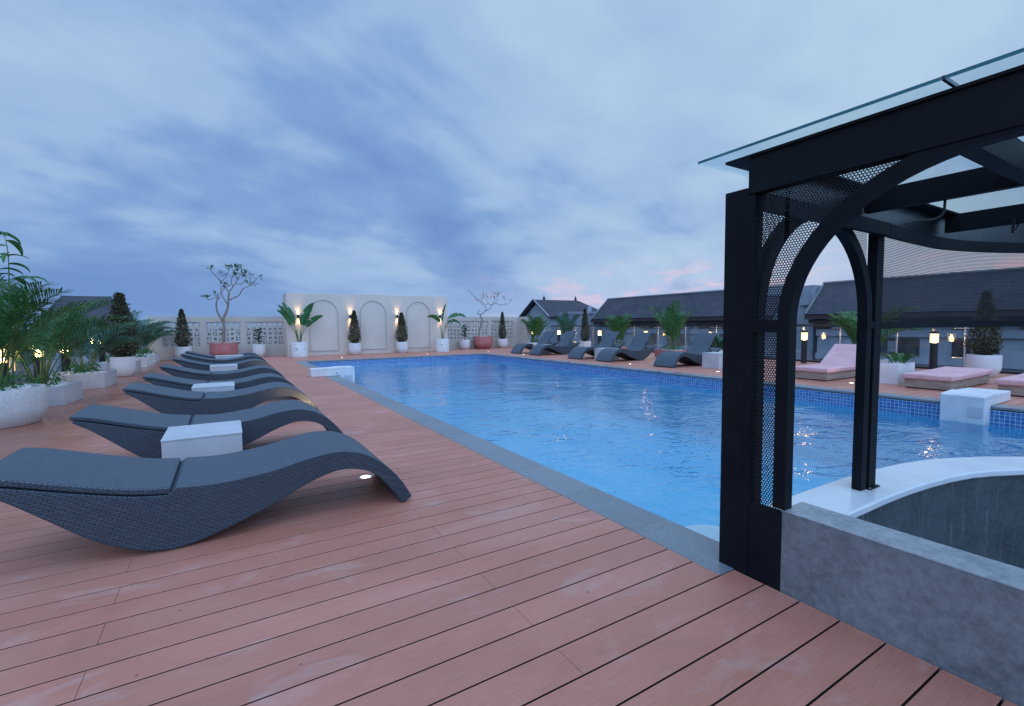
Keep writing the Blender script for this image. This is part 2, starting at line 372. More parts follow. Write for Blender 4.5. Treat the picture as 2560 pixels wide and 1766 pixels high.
# ------------------------------------------------------------------ sky and lights
SKYOFF = (12.4, 1.2)
def world():
    w = bpy.data.worlds.new('World'); sc.world = w; w.use_nodes = True
    nt = NT.__new__(NT); nt.t = w.node_tree; nt.t.nodes.clear(); nt.m = w
    out = nt.n('ShaderNodeOutputWorld'); bg = nt.n('ShaderNodeBackground')
    tc = nt.n('ShaderNodeTexCoord'); sep = nt.n('ShaderNodeSeparateXYZ'); nt.l(tc.outputs['Generated'], sep.inputs[0])
    x, y, z = sep.outputs
    zc = math_n(nt, 'MAXIMUM', z, 0)
    den = math_n(nt, 'ADD', zc, .27)
    cb = nt.n('ShaderNodeCombineXYZ'); nt.l(math_n(nt, 'DIVIDE', x, den), cb.inputs[0]); nt.l(math_n(nt, 'DIVIDE', y, den), cb.inputs[1])
    def cmap(sx, sy, rot, off):
        m0 = nt.n('ShaderNodeMapping'); m0.inputs['Rotation'].default_value = (0, 0, math.radians(-rot)); nt.l(cb.outputs[0], m0.inputs['Vector'])
        mp = nt.n('ShaderNodeMapping'); mp.inputs['Scale'].default_value = (sx, sy, 1); mp.inputs['Location'].default_value = (off[0], off[1], 0)
        nt.l(m0.outputs[0], mp.inputs['Vector']); return mp.outputs[0]
    SO = SKYOFF
    n1 = noise(nt, cmap(.72, 1.05, 22, SO), 1.25, 6, .48, .3); n2 = noise(nt, cmap(1.1, 1.3, 14, (SO[1], 3)), 3.2, 6, .50, .3); n3 = noise(nt, cmap(.5, .6, 20, (SO[1], SO[0])), .45, 2, .5)
    f = math_n(nt, 'ADD', math_n(nt, 'MULTIPLY_ADD', n1, 1.35, -.675), math_n(nt, 'MULTIPLY_ADD', n2, .52, -.26))
    f = math_n(nt, 'ADD', f, math_n(nt, 'MULTIPLY_ADD', n3, .7, .15))
    # lateral brightness: darker to the left, paler to the right and overhead
    lat = math_n(nt, 'ADD', math_n(nt, 'MULTIPLY', x, .855), math_n(nt, 'MULTIPLY', y, -.515))
    f = math_n(nt, 'ADD', f, math_n(nt, 'MULTIPLY', lat, .17))
    f = math_n(nt, 'ADD', f, math_n(nt, 'MULTIPLY', zc, .10))
    c = ramp(nt, f, [(.26, (.160, .290, .600)), (.44, (.215, .370, .670)), (.58, (.325, .485, .745)), (.90, (.440, .610, .80))])
    # near the horizon
    hz = nt.n('ShaderNodeMapRange'); hz.inputs['From Min'].default_value = .17; hz.inputs['From Max'].default_value = 0; hz.interpolation_type = 'SMOOTHSTEP'; nt.l(z, hz.inputs['Value'])
    hc = ramp(nt, math_n(nt, 'MULTIPLY_ADD', lat, .5, .5), [(.18, (.150, .290, .600)), (.45, (.30, .46, .74)), (.66, (.50, .60, .84)), (.9, (.60, .68, .87))])
    band = noise(nt, coords(nt, 'Generated', (1.4, 1.4, 16)), 2.2, 5, .5)
    hf = math_n(nt, 'MULTIPLY', hz.outputs[0], math_n(nt, 'MULTIPLY_ADD', band, 1.3, .10)); cl = nt.n('ShaderNodeClamp'); nt.l(hf, cl.inputs[0])
    c = mix(nt, cl.outputs[0], c, hc)
    # pink cumulus low on the right
    pk = noise(nt, coords(nt, 'Generated', (3.4, 3.4, 10)), 3.6, 6, .6)
    g1 = nt.n('ShaderNodeMapRange'); g1.inputs['From Min'].default_value = .135; g1.inputs['From Max'].default_value = .07; nt.l(z, g1.inputs['Value'])
    g2 = nt.n('ShaderNodeMapRange'); g2.inputs['From Min'].default_value = -.12; g2.inputs['From Max'].default_value = .25; nt.l(lat, g2.inputs['Value'])
    pf = math_n(nt, 'MULTIPLY', math_n(nt, 'MULTIPLY', g1.outputs[0], g2.outputs[0]), ramp(nt, pk, [(.52, (0, 0, 0)), (.64, (1, 1, 1))]))
    c = mix(nt, math_n(nt, 'MULTIPLY', pf, .8), c, (.76, .58, .74))
    sky = nt.n('ShaderNodeTexSky'); sky.sky_type = 'NISHITA'; sky.sun_disc = False; sky.sun_elevation = math.radians(2); sky.sun_rotation = math.radians(75)
    c = mix(nt, .005, c, sky.outputs[0], 'ADD')
    low = nt.n('ShaderNodeMapRange'); low.inputs['From Min'].default_value = 0; low.inputs['From Max'].default_value = -.006; nt.l(z, low.inputs['Value'])
    c = mix(nt, low.outputs[0], c, (.05, .09, .17))
    # added boost of the unseen sky overhead and behind the camera, to brighten surfaces
    up_ = nt.n('ShaderNodeMapRange'); up_.interpolation_type = 'SMOOTHSTEP'; up_.inputs['From Min'].default_value = .60; up_.inputs['From Max'].default_value = .95; nt.l(z, up_.inputs['Value'])
    fwd = math_n(nt, 'ADD', math_n(nt, 'MULTIPLY', x, .12), math_n(nt, 'MULTIPLY', y, .99))
    bk = nt.n('ShaderNodeMapRange'); bk.interpolation_type = 'SMOOTHSTEP'; bk.inputs['From Min'].default_value = .15; bk.inputs['From Max'].default_value = -.6; nt.l(fwd, bk.inputs['Value'])
    c = mix(nt, math_n(nt, 'MULTIPLY', bk.outputs[0], .75), c, (.34, .53, .84))
    st_ = math_n(nt, 'ADD', math_n(nt, 'MULTIPLY_ADD', up_.outputs[0], 1.1, 1), math_n(nt, 'MULTIPLY', bk.outputs[0], 1.3))
    nt.l(c, bg.inputs[0]); nt.l(st_, bg.inputs[1]); nt.l(bg.outputs[0], out.inputs[0])
world()
sun = light('sun', 'SUN', (0, 0, 30), .12, (1, .85, .75), angle=math.radians(25)); sun.rotation_euler = (math.radians(62), 0, math.radians(-75))

# ------------------------------------------------------------------ ground, deck, pool
tag(MB().quad((-3000, -3000, -14), (3000, -3000, -14), (3000, 5000, -14), (-3000, 5000, -14)).build('ground', M['ground']), kind='structure')
PX0, PX1, PY0, PY1 = 2.17, 8.72, -4.0, 16.72       # pool inner edge
CO = .30
P, Y0 = .1495, 1.303
def counter_curve(off=0):
    pts = [(2.14, 1.44), (2.7, 1.44), (3.17, 1.44), (3.45, 1.43), (3.7, 1.41), (3.95, 1.38), (4.2, 1.33), (4.4, 1.26), (4.68, 1.13), (4.92, .97), (5.25, .68), (5.5, .30), (5.68, -.2), (5.75, -.8), (5.75, -2.2)]
    out = []
    for i, p in enumerate(pts):
        a = Vector(pts[max(i - 1, 0)]); b = Vector(pts[min(i + 1, len(pts) - 1)]); t = (b - a).normalized(); n = Vector((t.y, -t.x))
        q = Vector(p) + n * off; out.append((q.x, q.y))
    return out
mb = MB(); rows = range(-30, 131)
DX0, DX1 = -3.35, 14.5
for r in rows:
    y0 = Y0 + r * P + .0035; y1 = Y0 + (r + 1) * P - .0035; ym = (y0 + y1) / 2
    if ym > PY1 + CO: segs = [(DX0, 12.95 if ym > 20 else DX1)]
    elif ym > 1.37: segs = [(DX0, PX0 - CO + .015), (PX1 + CO, DX1)]
    else: segs = [(DX0, 1.982), (PX1 + CO, DX1)]
    j0 = -.45 if r % 2 == 0 else .96
    for a, b in segs:
        xs = [a] + [j0 + 2.82 * k for k in range(-3, 8) if a + .05 < j0 + 2.82 * k < b - .05] + [b]
        for i in range(len(xs) - 1):
            x0 = xs[i] + (.0009 if i else 0); x1 = xs[i + 1] - (.0009 if i < len(xs) - 2 else 0)
            c = .0014
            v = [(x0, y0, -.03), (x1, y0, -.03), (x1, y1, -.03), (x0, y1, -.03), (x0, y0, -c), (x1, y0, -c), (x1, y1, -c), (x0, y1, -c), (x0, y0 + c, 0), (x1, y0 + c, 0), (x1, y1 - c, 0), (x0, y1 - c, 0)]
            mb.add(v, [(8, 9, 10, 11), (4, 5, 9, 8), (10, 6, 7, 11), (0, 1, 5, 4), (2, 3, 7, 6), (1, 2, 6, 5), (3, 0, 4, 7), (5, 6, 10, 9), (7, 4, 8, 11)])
            for q in range(len(mb.f) - 6, len(mb.f) - 2): mb.mi[q] = 1  # board sides painted near-black to stand in for shade between boards
tag(mb.build('deck', [M['deck'], M['joist_gap_shade']], recalc=False), kind='structure')
mb = MB()
for x0, x1, y0, y1 in ((DX0, 1.88, 1.35, PY1 + .25), (DX0, 1.98, -3.3, 1.35), (PX1 + .25, DX1, -4, PY1 + .25), (DX0, DX1, PY1 + .25, 21)): mb.box(x0, x1, y0, y1, -.35, -.034)
tag(mb.build('deck_base', M['joist_gap_shade']), kind='structure')
# building mass under the roof deck, seen from a step aside or over the edge
mb = MB(); mb.box(DX0, DX1, -4, 21.2, -14, -1.7); tag(mb.build('hotel_building', M['render2']), 'grey hotel block whose flat roof carries the pool deck', 'building')
mb = MB(); zc = -.028
mb.box(PX0 - CO + .016, PX0, 1.305, PY1 + CO, zc - .02, .003); mb.box(PX0, PX1, PY1, PY1 + CO, zc - .02, .003); mb.box(PX1, PX1 + CO, -4, PY1 + CO, zc - .02, .003)
tag(mb.build('pool_coping', M['coping'], bevel=.004), kind='structure')
mb = MB()
WZ = -.205; FZ = -1.25
def wallquad(a, b, z0, z1):
    L = math.hypot(b[0] - a[0], b[1] - a[1]); mb.quad((a[0], a[1], z0), (b[0], b[1], z0), (b[0], b[1], z1), (a[0], a[1], z1), [(0, z0), (L, z0), (L, z1), (0, z1)])
ring = [(PX0, PY0), (PX0, PY1), (PX1, PY1), (PX1, PY0)]
for i in range(4): wallquad(ring[i], ring[(i + 1) % 4], -.26, zc - .003)
mb.cur = 1
for i in range(4): wallquad(ring[i], ring[(i + 1) % 4], FZ, -.26)
mb.quad((PX0, PY0, FZ), (PX1, PY0, FZ), (PX1, PY1, FZ), (PX0, PY1, FZ), [(PX0, PY0), (PX1, PY0), (PX1, PY1), (PX0, PY1)])
tag(mb.build('pool_basin', [M['mosaic'], M['poolfloor']], recalc=False), kind='structure')
oc = counter_curve(.10)
poly = [(PX0 + .001, 1.34)] + oc[1:] + [(oc[-1][0], PY0 + .001), (PX1 - .001, PY0 + .001), (PX1 - .001, PY1 - .001), (PX0 + .001, PY1 - .001)]
mb = MB(); mb.add([(x, y, WZ) for x, y in poly], [tuple(range(len(poly)))])
o = mb.build('water', M['water']); bm = bmesh.new(); bm.from_mesh(o.data); bmesh.ops.triangulate(bm, faces=bm.faces)
for f in bm.faces:
    if f.normal.z < 0: f.normal_flip()
bm.to_mesh(o.data); bm.free(); tag(o, kind='structure')
# submerged stools
for i, (x, y, lab) in enumerate(((2.84, 2.02, 'white round underwater bar stool next to the black column'), (4.85, 2.15, 'white round underwater bar stool behind the post on the counter'))):
    t = thing('bar_stool', lab, 'bar stool', (x, y, FZ - .0 - .14 * i), 0, 'submerged stools at the pool bar')
    MB().lathe([(.14, 0), (.14, .80)], 28).build('pedestal', M['white'], t, 'auto')
    MB().lathe([(.24, .80), (.26, .815), (.26, .87), (.24, .90)], 36).build('seat', M['white'], t, 'auto')

# ------------------------------------------------------------------ swim-up bar
bar = thing('pool_bar', 'curved swim-up bar with white counter and grey cement walls', 'pool bar')
CT = .165
mb = MB(); outer = counter_curve(0); inner = counter_curve(.30); n = len(outer)
vs = [(x, y, CT) for x, y in outer] + [(x, y, CT) for x, y in inner] + [(x, y, CT - .045) for x, y in outer] + [(x, y, CT - .045) for x, y in inner]
fs = []
for i in range(n - 1):
    fs += [(i, i + 1, n + i + 1, n + i), (2 * n + i, 3 * n + i, 3 * n + i + 1, 2 * n + i + 1), (i, 2 * n + i, 2 * n + i + 1, i + 1), (n + i, n + i + 1, 3 * n + i + 1, 3 * n + i)]
fs += [(0, n, 3 * n, 2 * n), (n - 1, 3 * n - 1, 4 * n - 1, 2 * n - 1)]
o = mb.add(vs, fs).build('counter', M['counter'], bar, 'auto'); b = o.modifiers.new('bevel', 'BEVEL'); b.width = .010; b.segments = 3; b.limit_method = 'ANGLE'; b.angle_limit = math.radians(50)
def strip_wall(offa, offb, z0, z1, name, mat):
    a = counter_curve(offa); b = counter_curve(offb); m = MB(); n = len(a)
    vs = [(x, y, z) for z in (z0, z1) for x, y in a] + [(x, y, z) for z in (z0, z1) for x, y in b]; fs = []
    for i in range(n - 1): fs += [(i, i + 1, n + i + 1, n + i), (2 * n + i, 3 * n + i, 3 * n + i + 1, 2 * n + i + 1), (n + i, n + i + 1, 3 * n + i + 1, 3 * n + i)]
    return m.add(vs, fs).build(name, mat, bar, 'auto')
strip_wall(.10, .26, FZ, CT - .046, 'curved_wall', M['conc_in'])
mb = MB(); nx = 40
mb.box(1.985, 2.15, -3.2, 1.09, -.6, .35); o = mb.build('side_wall', [M['conc']], bar, bevel=.006)
MB().box(1.983, 2.152, -3.2, 1.092, .351, .356).build('wall_top', M['conc_top'], bar)
MB().box(2.06, 2.14, 1.095, 1.24, -.6, .117).build('wall_end', M['conc'], bar)
mb = MB(); pl = [(2.15, -3.2)] + [(2.15, 1.15)] + counter_curve(.27)[1:]; mb.add([(x, y, -.72) for x, y in pl], [tuple(range(len(pl)))])
mb.build('bar_floor', M['conc'], bar)

# ------------------------------------------------------------------ pavilion
pav = thing('pavilion', 'black steel arched pavilion with glass roof over the pool bar', 'pavilion')
XA = 1.985; YB = 1.29
mb = MB(); mb.box(XA, 2.105, 1.272, 1.382, 0.001, 1.742); mb.build('corner_column', M['steel'], pav, bevel=.003)
MB().box(XA - .001, 2.018, 1.238, 1.2715, .0, 1.708).build('post', M['steel'], pav, bevel=.002)
def arch_pts(c, a, b, zs, n=28, zb=.36):
    p = [(c + a, zb)] + [(c + a * math.cos(t), zs + b * math.sin(t)) for t in [PI * i / n for i in range(n + 1)]] + [(c - a, zb)]
    return p
MB().sweep(arch_pts(.45, .652, .57, 1.15, 36, .357), 'x', .052, .055, XA - .002).build('arch', M['steel'], pav)
MB().sweep(arch_pts(2.62, .53, .53, 1.17, 36, CT + .002), 'y', .06, .05, YB - .03).build('arch', M['steel'], pav)
# perforated infill: facade beside the deck
mb = MB(); mx = XA + .022
def pq(a, b, c, d, ax):   # quad with planar uv
    u = [(p[ax], p[2]) for p in (a, b, c, d)]; mb.quad(a, b, c, d, u)
def spandrel(c, a, b, zs, ztop, lo, hi, fixed, ax):
    N = 30
    def P3(h, z): return (fixed, h, z) if ax == 1 else (h, fixed, z)
    hs = [c - a + 2 * a * i / N for i in range(N + 1)]
    for i in (range(N // 2) if lo else range(N // 2, N)):
        z0, z1 = [zs + b * math.sqrt(max(0, 1 - ((h - c) / a) ** 2)) for h in (hs[i], hs[i + 1])]
        z0 = min(z0, ztop); z1 = min(z1, ztop)
        if z0 >= ztop and z1 >= ztop: continue
        pq(P3(hs[i], z0), P3(hs[i + 1], z1), P3(hs[i + 1], ztop), P3(hs[i], ztop), ax)
for side_ in (0, 1):
    mb = MB(); spandrel(.45, .67, .585, 1.15, 1.72, side_, 0, mx, 1); mb.build('perforated_spandrel', M['perf'], pav, recalc=False)
for z0, z1 in ((.02, 1.105), (1.16, 1.72)):
    mb = MB(); pq((mx, 1.10, z0), (mx, 1.242, z0), (mx, 1.242, z1), (mx, 1.10, z1), 1); mb.build('perforated_panel', M['perf'], pav, recalc=False)
mb = MB(); pq((mx, -.36, .36), (mx, -.22, .36), (mx, -.22, 1.72), (mx, -.36, 1.72), 1); mb.build('perforated_panel', M['perf'], pav, recalc=False)
MB().box(XA, XA + .03, 1.10, 1.24, 1.106, 1.158).build('crossbar', M['steel'], pav)
MB().box(XA + .003, XA + .018, 1.091, 1.237, .0, .345).build('kick_plate', M['steel'], pav)
# facade over the counter
for side_ in (0, 1):
    mb = MB(); spandrel(2.62, .54, .54, 1.17, 1.68, side_, 0, YB, 0); mb.build('perforated_spandrel', M['perf'], pav, recalc=False)
for xa_, xb_ in ((3.178, 3.207),):
    mb = MB(); pq((xa_, YB, CT), (xb_, YB, CT), (xb_, YB, 1.68), (xa_, YB, 1.68), 0); mb.build('perforated_panel', M['perf'], pav, recalc=False)
mb = MB(); mb.box(3.205, 3.29, YB - .035, YB + .015, CT + .001, 1.66); mb.box(3.12, 3.205, YB - .033, YB + .013, 1.108, 1.15)
mb.build('post', M['steel'], pav, bevel=.002)
bc = [(3.29, 1.29), (3.55, 1.305), (3.85, 1.315), (4.15, 1.315), (4.4, 1.29), (4.65, 1.235), (4.88, 1.155), (5.08, 1.05), (5.3, .88), (5.5, .65), (5.65, .35), (5.74, 0), (5.78, -.5), (5.78, -1.2)]
def band(z0, z1, pts, th, name, mat, uv=False):
    m = MB(); L = 0
    for i in range(len(pts) - 1):
        a, b = Vector(pts[i]), Vector(pts[i + 1]); d = (b - a).length; t = (b - a).normalized(); nr = Vector((t.y, -t.x)) * th
        if uv: m.quad((a.x, a.y, z0), (b.x, b.y, z0), (b.x, b.y, z1), (a.x, a.y, z1), [(L, z0), (L + d, z0), (L + d, z1), (L, z1)])
        else:
            c, e = a + nr, b + nr
            m.add([(a.x, a.y, z0), (b.x, b.y, z0), (e.x, e.y, z0), (c.x, c.y, z0), (a.x, a.y, z1), (b.x, b.y, z1), (e.x, e.y, z1), (c.x, c.y, z1)],
                  [(0, 1, 2, 3), (4, 7, 6, 5), (0, 4, 5, 1), (3, 2, 6, 7), (0, 3, 7, 4), (1, 5, 6, 2)])
        L += d
    return m.build(name, mat, pav, recalc=not uv)
def fine(pts, k=4):
    out = []
    for i in range(len(pts) - 1):
        p0, p1, p2, p3 = [Vector(pts[max(0, min(len(pts) - 1, j))]) for j in (i - 1, i, i + 1, i + 2)]
        for q in range(k):
            t = q / k; out.append(tuple(.5 * ((2 * p1) + (p2 - p0) * t + (2 * p0 - 5 * p1 + 4 * p2 - p3) * t * t + (3 * p1 - p0 - 3 * p2 + p3) * t ** 3)))
    return out + [tuple(pts[-1])]
bcf = fine(bc)
band(1.15, 1.665, bcf, 0, 'perforated_band', M['perf'], True)
band(1.106, 1.149, bcf, .03, 'lower_rail', M['steel'])
band(1.640, 1.712, [(XA + .03, 1.24), (3.29, 1.255)] + [(x, y - .03) for x, y in bcf[1:]], .03, 'upper_rail', M['steel'])
band(1.68, 1.868, [(XA + .05, 1.285), (3.29, 1.295)] + bcf[1:], .012, 'fascia', M['fascia'])
MB().box(XA, XA + .045, -.7, 1.27, 1.709, 1.868).build('beam', M['steel'], pav, bevel=.002)
MB().box(XA - .008, XA + .012, -.7, 1.262, 1.712, 1.728).build('beam_lip', M['steel'], pav)
mb = MB(); mb.box(1.975, 2.16, -.7, 1.378, 1.8685, 1.8795); mb.build('flange', M['steel'], pav)
MB().box(2.161, 5.7, 1.21, 1.378, 1.8685, 1.8775).build('flange', M['steel'], pav)
for x in (3.055, 4.225): MB().box(x, x + .05, -1.2, 1.27, 1.752, 1.868).build('rafter', M['steel'], pav, bevel=.002)
MB().box(XA + .046, 3.054, .60, .665, 1.755, 1.868).build('rafter', M['steel'], pav, bevel=.002)
MB().box(3.106, 4.224, .60, .665, 1.755, 1.868).build('rafter', M['steel'], pav, bevel=.002)
for y0, y1 in ((.605, 1.49), (-.75, .595)):
    mb = MB(); x0, x1, z0, z1 = 1.93, 5.8, 1.896, 1.908
    v = [(x0, y0, z0), (x1, y0, z0), (x1, y1, z0), (x0, y1, z0), (x0, y0, z1), (x1, y0, z1), (x1, y1, z1), (x0, y1, z1)]
    mb.add(v, [(0, 3, 2, 1), (4, 5, 6, 7), (0, 1, 5, 4), (1, 2, 6, 5), (2, 3, 7, 6)]); mb.cur = 1; mb.add(v, [(3, 0, 4, 7)])
    mb.build('glass_roof', [M['glass_roof'], M['glass_edge']], pav, recalc=False)
MB().box(1.93, 5.8, .5955, .6045, 1.897, 1.909).build('joint_strip', M['fascia'], pav)
MB().tube(fine([(3.09, .93, 1.80), (3.10, .935, 1.74), (3.10, .94, 1.69), (3.06, .96, 1.66), (3.0, 1.0, 1.655), (2.95, 1.04, 1.64)]), .006, 6).build('cable', M['black'], pav, True)
MB().tube(fine([(4.2, .93, 1.78), (4.21, .935, 1.73), (4.23, .94, 1.70), (4.28, .93, 1.74), (4.28, .93, 1.79)]), .007, 6).build('cable', M['black'], pav, True)

MB().box(3.185, 3.31, YB - .052, YB + .03, CT + .0005, CT + .006).build('base_plate', M['steel'], pav)
for bx_, by_ in ((3.194, YB - .045), (3.302, YB - .045)): MB().lathe([(.005, CT + .006), (.005, CT + .012)], 6, bx_, by_).build('bolt', M['inox'], pav)
# ------------------------------------------------------------------ loungers
top = [(-.985, .455), (-.89, .437), (-.71, .383), (-.52, .330), (-.40, .303), (-.30, .292)]
topf = [(-.262, .325), (-.13, .315), (.0, .317), (.2, .340), (.38, .378), (.50, .393), (.60, .388), (.70, .357), (.79, .300), (.87, .225), (.94, .135), (1.0, .03)]
bot = [(-.985, .443), (-.89, .378), (-.78, .285), (-.63, .155), (-.53, .085), (-.42, .032), (-.30, .006), (-.17, .020), (0, .072), (.19, .145), (.36, .225), (.50, .272), (.60, .278), (.70, .255), (.78, .205), (.84, .135), (.89, .065), (.93, .0)]
def resample(pts, xs):
    out = []
    for x in xs:
        for i in range(len(pts) - 1):
            if pts[i][0] <= x <= pts[i + 1][0]:
                t = (x - pts[i][0]) / (pts[i + 1][0] - pts[i][0]); out.append((x, pts[i][1] + t * (pts[i + 1][1] - pts[i][1]))); break
    return out
def by_arc(pts, n):
    P2 = [Vector(p) for p in pts]; L = [0]
    for i in range(len(P2) - 1): L.append(L[-1] + (P2[i + 1] - P2[i]).length)
    out = []
    for k in range(n):
        s = L[-1] * k / (n - 1); i = 0
        while i < len(L) - 2 and L[i + 1] < s: i += 1
        t = (s - L[i]) / (L[i + 1] - L[i]); out.append((P2[i] * (1 - t) + P2[i + 1] * t))
    return out
W = .67
def solid(tp, bt, y0, y1, name, parent, bevel=.010):
    """closed profile between a top and a bottom polyline, extruded in y; uv in metres"""
    m = MB(); n = len(tp); v = []
    for y in (y0, y1): v += [(p[0], y, p[1]) for p in tp] + [(p[0], y, p[1]) for p in bt]
    T0, B0, T1, B1 = 0, n, 2 * n, 3 * n; f = []; u = []; sl = 0; arc = [0]
    for i in range(n - 1): arc.append(arc[-1] + math.hypot(tp[i + 1][0] - tp[i][0], tp[i + 1][1] - tp[i][1]))
    for i in range(n - 1):
        f.append((T0 + i, T0 + i + 1, T1 + i + 1, T1 + i)); u.append([(arc[i], y0), (arc[i + 1], y0), (arc[i + 1], y1), (arc[i], y1)])
    nt_ = len(f)
    for i in range(n - 1):
        f.append((B0 + i, B1 + i, B1 + i + 1, B0 + i + 1)); u.append([(arc[i], y0), (arc[i], y1), (arc[i + 1], y1), (arc[i + 1], y0)])
    for A, B in ((T0, B0), (T1, B1)):
        for i in range(n - 1):
            q = (A + i, B + i, B + i + 1, A + i + 1); f.append(q); u.append([(arc[i], v[q[0]][2] ), (arc[i], v[q[1]][2]), (arc[i + 1], v[q[2]][2]), (arc[i + 1], v[q[3]][2])])
    f += [(T0, T1, B1, B0), (T0 + n - 1, B0 + n - 1, B1 + n - 1, T1 + n - 1)]
    u += [[(y0, v[T0][2]), (y1, v[T0][2]), (y1, v[B0][2]), (y0, v[B0][2])], [(y0, 0), (y0, .05), (y1, .05), (y1, 0)]]
    m.add(v, f, u)
    for i in range(nt_, len(f)): m.mi[i] = 1
    for i in range(nt_): m.mi[i] = 0
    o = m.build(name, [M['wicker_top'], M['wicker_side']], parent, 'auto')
    if bevel: b = o.modifiers.new('bevel', 'BEVEL'); b.width = bevel; b.segments = 3; b.limit_method = 'ANGLE'; b.angle_limit = math.radians(50)
    return o
def lounger(label, raised=False, ang=0):
    t = thing('sun_lounger', label, 'sun lounger')
    T = by_arc(fine(top + [(-.285, .292)], 5) + fine(topf, 6), 72); B = by_arc(fine(bot, 6), 72)
    T = [tuple(p) for p in T]; B = [tuple(p) for p in B]
    # straighten the cut between top and bottom points
    solid(T, B, 0, W, 'frame', t)
    ft = [(-1.0, .497), (-.89, .478), (-.71, .424), (-.52, .370), (-.40, .343), (-.282, .328)]; F = by_arc(fine(ft, 6), 26); F = [tuple(p) for p in F]; G = [(x, z - .034) for x, z in F]
    o = solid(F, G, .006, W - .006, 'backrest', t, .008)
    if raised:
        h = Vector((-.29, 0, .315)); c, s = math.cos(ang), math.sin(ang)
        for v in o.data.vertices:
            p = v.co - h; v.co = (h.x + p.x * c + p.z * s, v.co.y, h.z - p.x * s + p.z * c)
        for y in (.08, W - .08): MB().tube([(-.62, y, .352), (-.48, y, .60)], .012, 6).build('strut', M['black'], t)
        MB().tube([(-.62, .06, .352), (-.62, W - .06, .352)], .012, 6).build('crossbar', M['black'], t)
    return t
LG = 'grey wicker wave sun loungers'
left = [(2.945, 'flat grey wicker sun lounger nearest the camera on the left deck'),
        (4.68, 'grey wicker sun lounger just behind the nearest white side table'),
        (6.53, 'third grey wicker sun lounger from the camera, its foot lit gold by a deck light'),
        (8.0, 'fourth grey wicker sun lounger from the camera on the left deck'),
        (9.85, 'fifth grey wicker sun lounger from the camera on the left deck'),
        (12.1, 'sixth grey wicker sun lounger from the camera, behind the third white table'),
        (14.0, 'seventh grey wicker sun lounger from the camera, before the farthest white table'),
        (15.45, 'farthest flat grey wicker sun lounger in the left row, near the breeze block wall')]
proto = None
for i, (y, lab) in enumerate(left):
    o = lounger(lab) if i == 0 else copy_tree(proto)
    if i == 0: proto = o
    o.location = (0, y, 0) if i != 1 else (-.03, y, 0); o.rotation_euler = (0, 0, math.radians([0, .5, -.4, .6, -.5, .4, -.3, .5][i])); tag(o, lab, None, LG + ' lying flat beside the pool')
right = [(8.18, 11.13 - 1.45 + .02, 'grey wicker lounger with raised back nearest the black column across the pool'),
         (10.48, 0, 'grey wicker lounger with raised back, just behind the pink box planter from the right'),
         (11.92, 0, 'grey wicker lounger with raised back, middle one of the five across the pool'),
         (14.26, 0, 'grey wicker lounger with raised back, second from the far corner across the pool'),
         (15.64, 0, 'grey wicker lounger with raised back at the far corner, beside the breeze block wall end')]
proto = None
for i, (y, _, lab) in enumerate(right):
    if i == 0: proto = o = lounger(lab, True, math.radians(36))
    else: o = copy_tree(proto)
    o.location = (10.74, y + W, 0); o.rotation_euler = (0, 0, PI + math.radians([0, -.8, .9, -1.2, 1.0][i])); tag(o, lab, None, LG + ' with raised backs across the pool')
def table(x0, x1, y0, y1, z, lab, g):
    t = thing('side_table', lab, 'side table', ((x0 + x1) / 2, (y0 + y1) / 2, 0), 0, g); a, b = (x1 - x0) / 2, (y1 - y0) / 2
    MB().box(-a + .004, a - .004, -b + .004, b - .004, .001, z - .012).build('body', M['tablewhite'], t, bevel=.004)
    MB().box(-a, a, -b, b, z - .0115, z).build('tabletop', M['tablewhite'], t, bevel=.003)
TG = 'white cube side tables between the left loungers'
table(-.43, .07, 4.06, 4.60, .36, 'white cube side table between the two nearest sun loungers', TG)
table(-.43, .06, 7.40, 7.94, .36, 'white cube side table between the third and fourth left loungers', TG)
table(-.33, .16, 11.25, 11.75, .36, 'white cube side table between the fifth and sixth left loungers', TG)
table(-.30, .36, 14.85, 15.3, .375, 'wide white side table between the two farthest left loungers', TG)
TG = 'white cube side tables across the pool'
table(10.3, 10.85, 15.0, 15.5, .36, 'white side table between the two farthest loungers across the pool', TG)
table(10.25, 10.85, 11.28, 11.8, .36, 'white side table between the middle pair of loungers across the pool', TG)
table(10.45, 10.98, 7.36, 7.86, .39, 'white cube side table by the black column, beside the nearest raised lounger', TG)

# ------------------------------------------------------------------ pink daybeds
def daybed(label, y0, y1, x0, length, back):
    t = thing('daybed', label, 'daybed', (x0, y0, 0), 0, 'pink cushioned wooden daybeds across the pool'); w = y1 - y0
    MB().box(.03, length - .03, .03, w - .03, .02, .155).build('wooden_base', M['pinewood'], t, bevel=.004)
    MB().box(.06, length - .06, .06, w - .06, .001, .02).build('plinth', M['black'], t)
    def cush(name, L, loc, ry):
        o = MB().box(0, L, 0, w, 0, .095).build(name, M['pinkfab'], t, True); b = o.modifiers.new('bevel', 'BEVEL'); b.width = .028; b.segments = 4
        o.location = loc; o.rotation_euler = (0, ry, 0); return o
    if back:
        cush('seat_cushion', 1.15, (0, 0, .157), 0); cush('back_cushion', .78, (1.13, 0, .17), -math.radians(33))
        MB().tube([(1.5, .05, .15), (1.62, .05, .42)], .014, 6).build('strut', M['pinewood'], t); MB().tube([(1.5, w - .05, .15), (1.62, w - .05, .42)], .014, 6).build('strut', M['pinewood'], t)
    else:
        cush('seat_cushion', 1.28, (0, 0, .157), 0); cush('back_cushion', .66, (1.29, 0, .157), -math.radians(1.5))
daybed('pink daybed with raised back, seen inside the pavilion arch', 4.61, 5.30, 9.88, 1.95, True)
daybed('flat pink daybed behind the white pool filter box', 2.82, 3.5, 10.02, 1.95, False)
daybed('pink daybed cut off at the right edge of the photo', 1.66, 2.36, 10.12, 1.95, False)

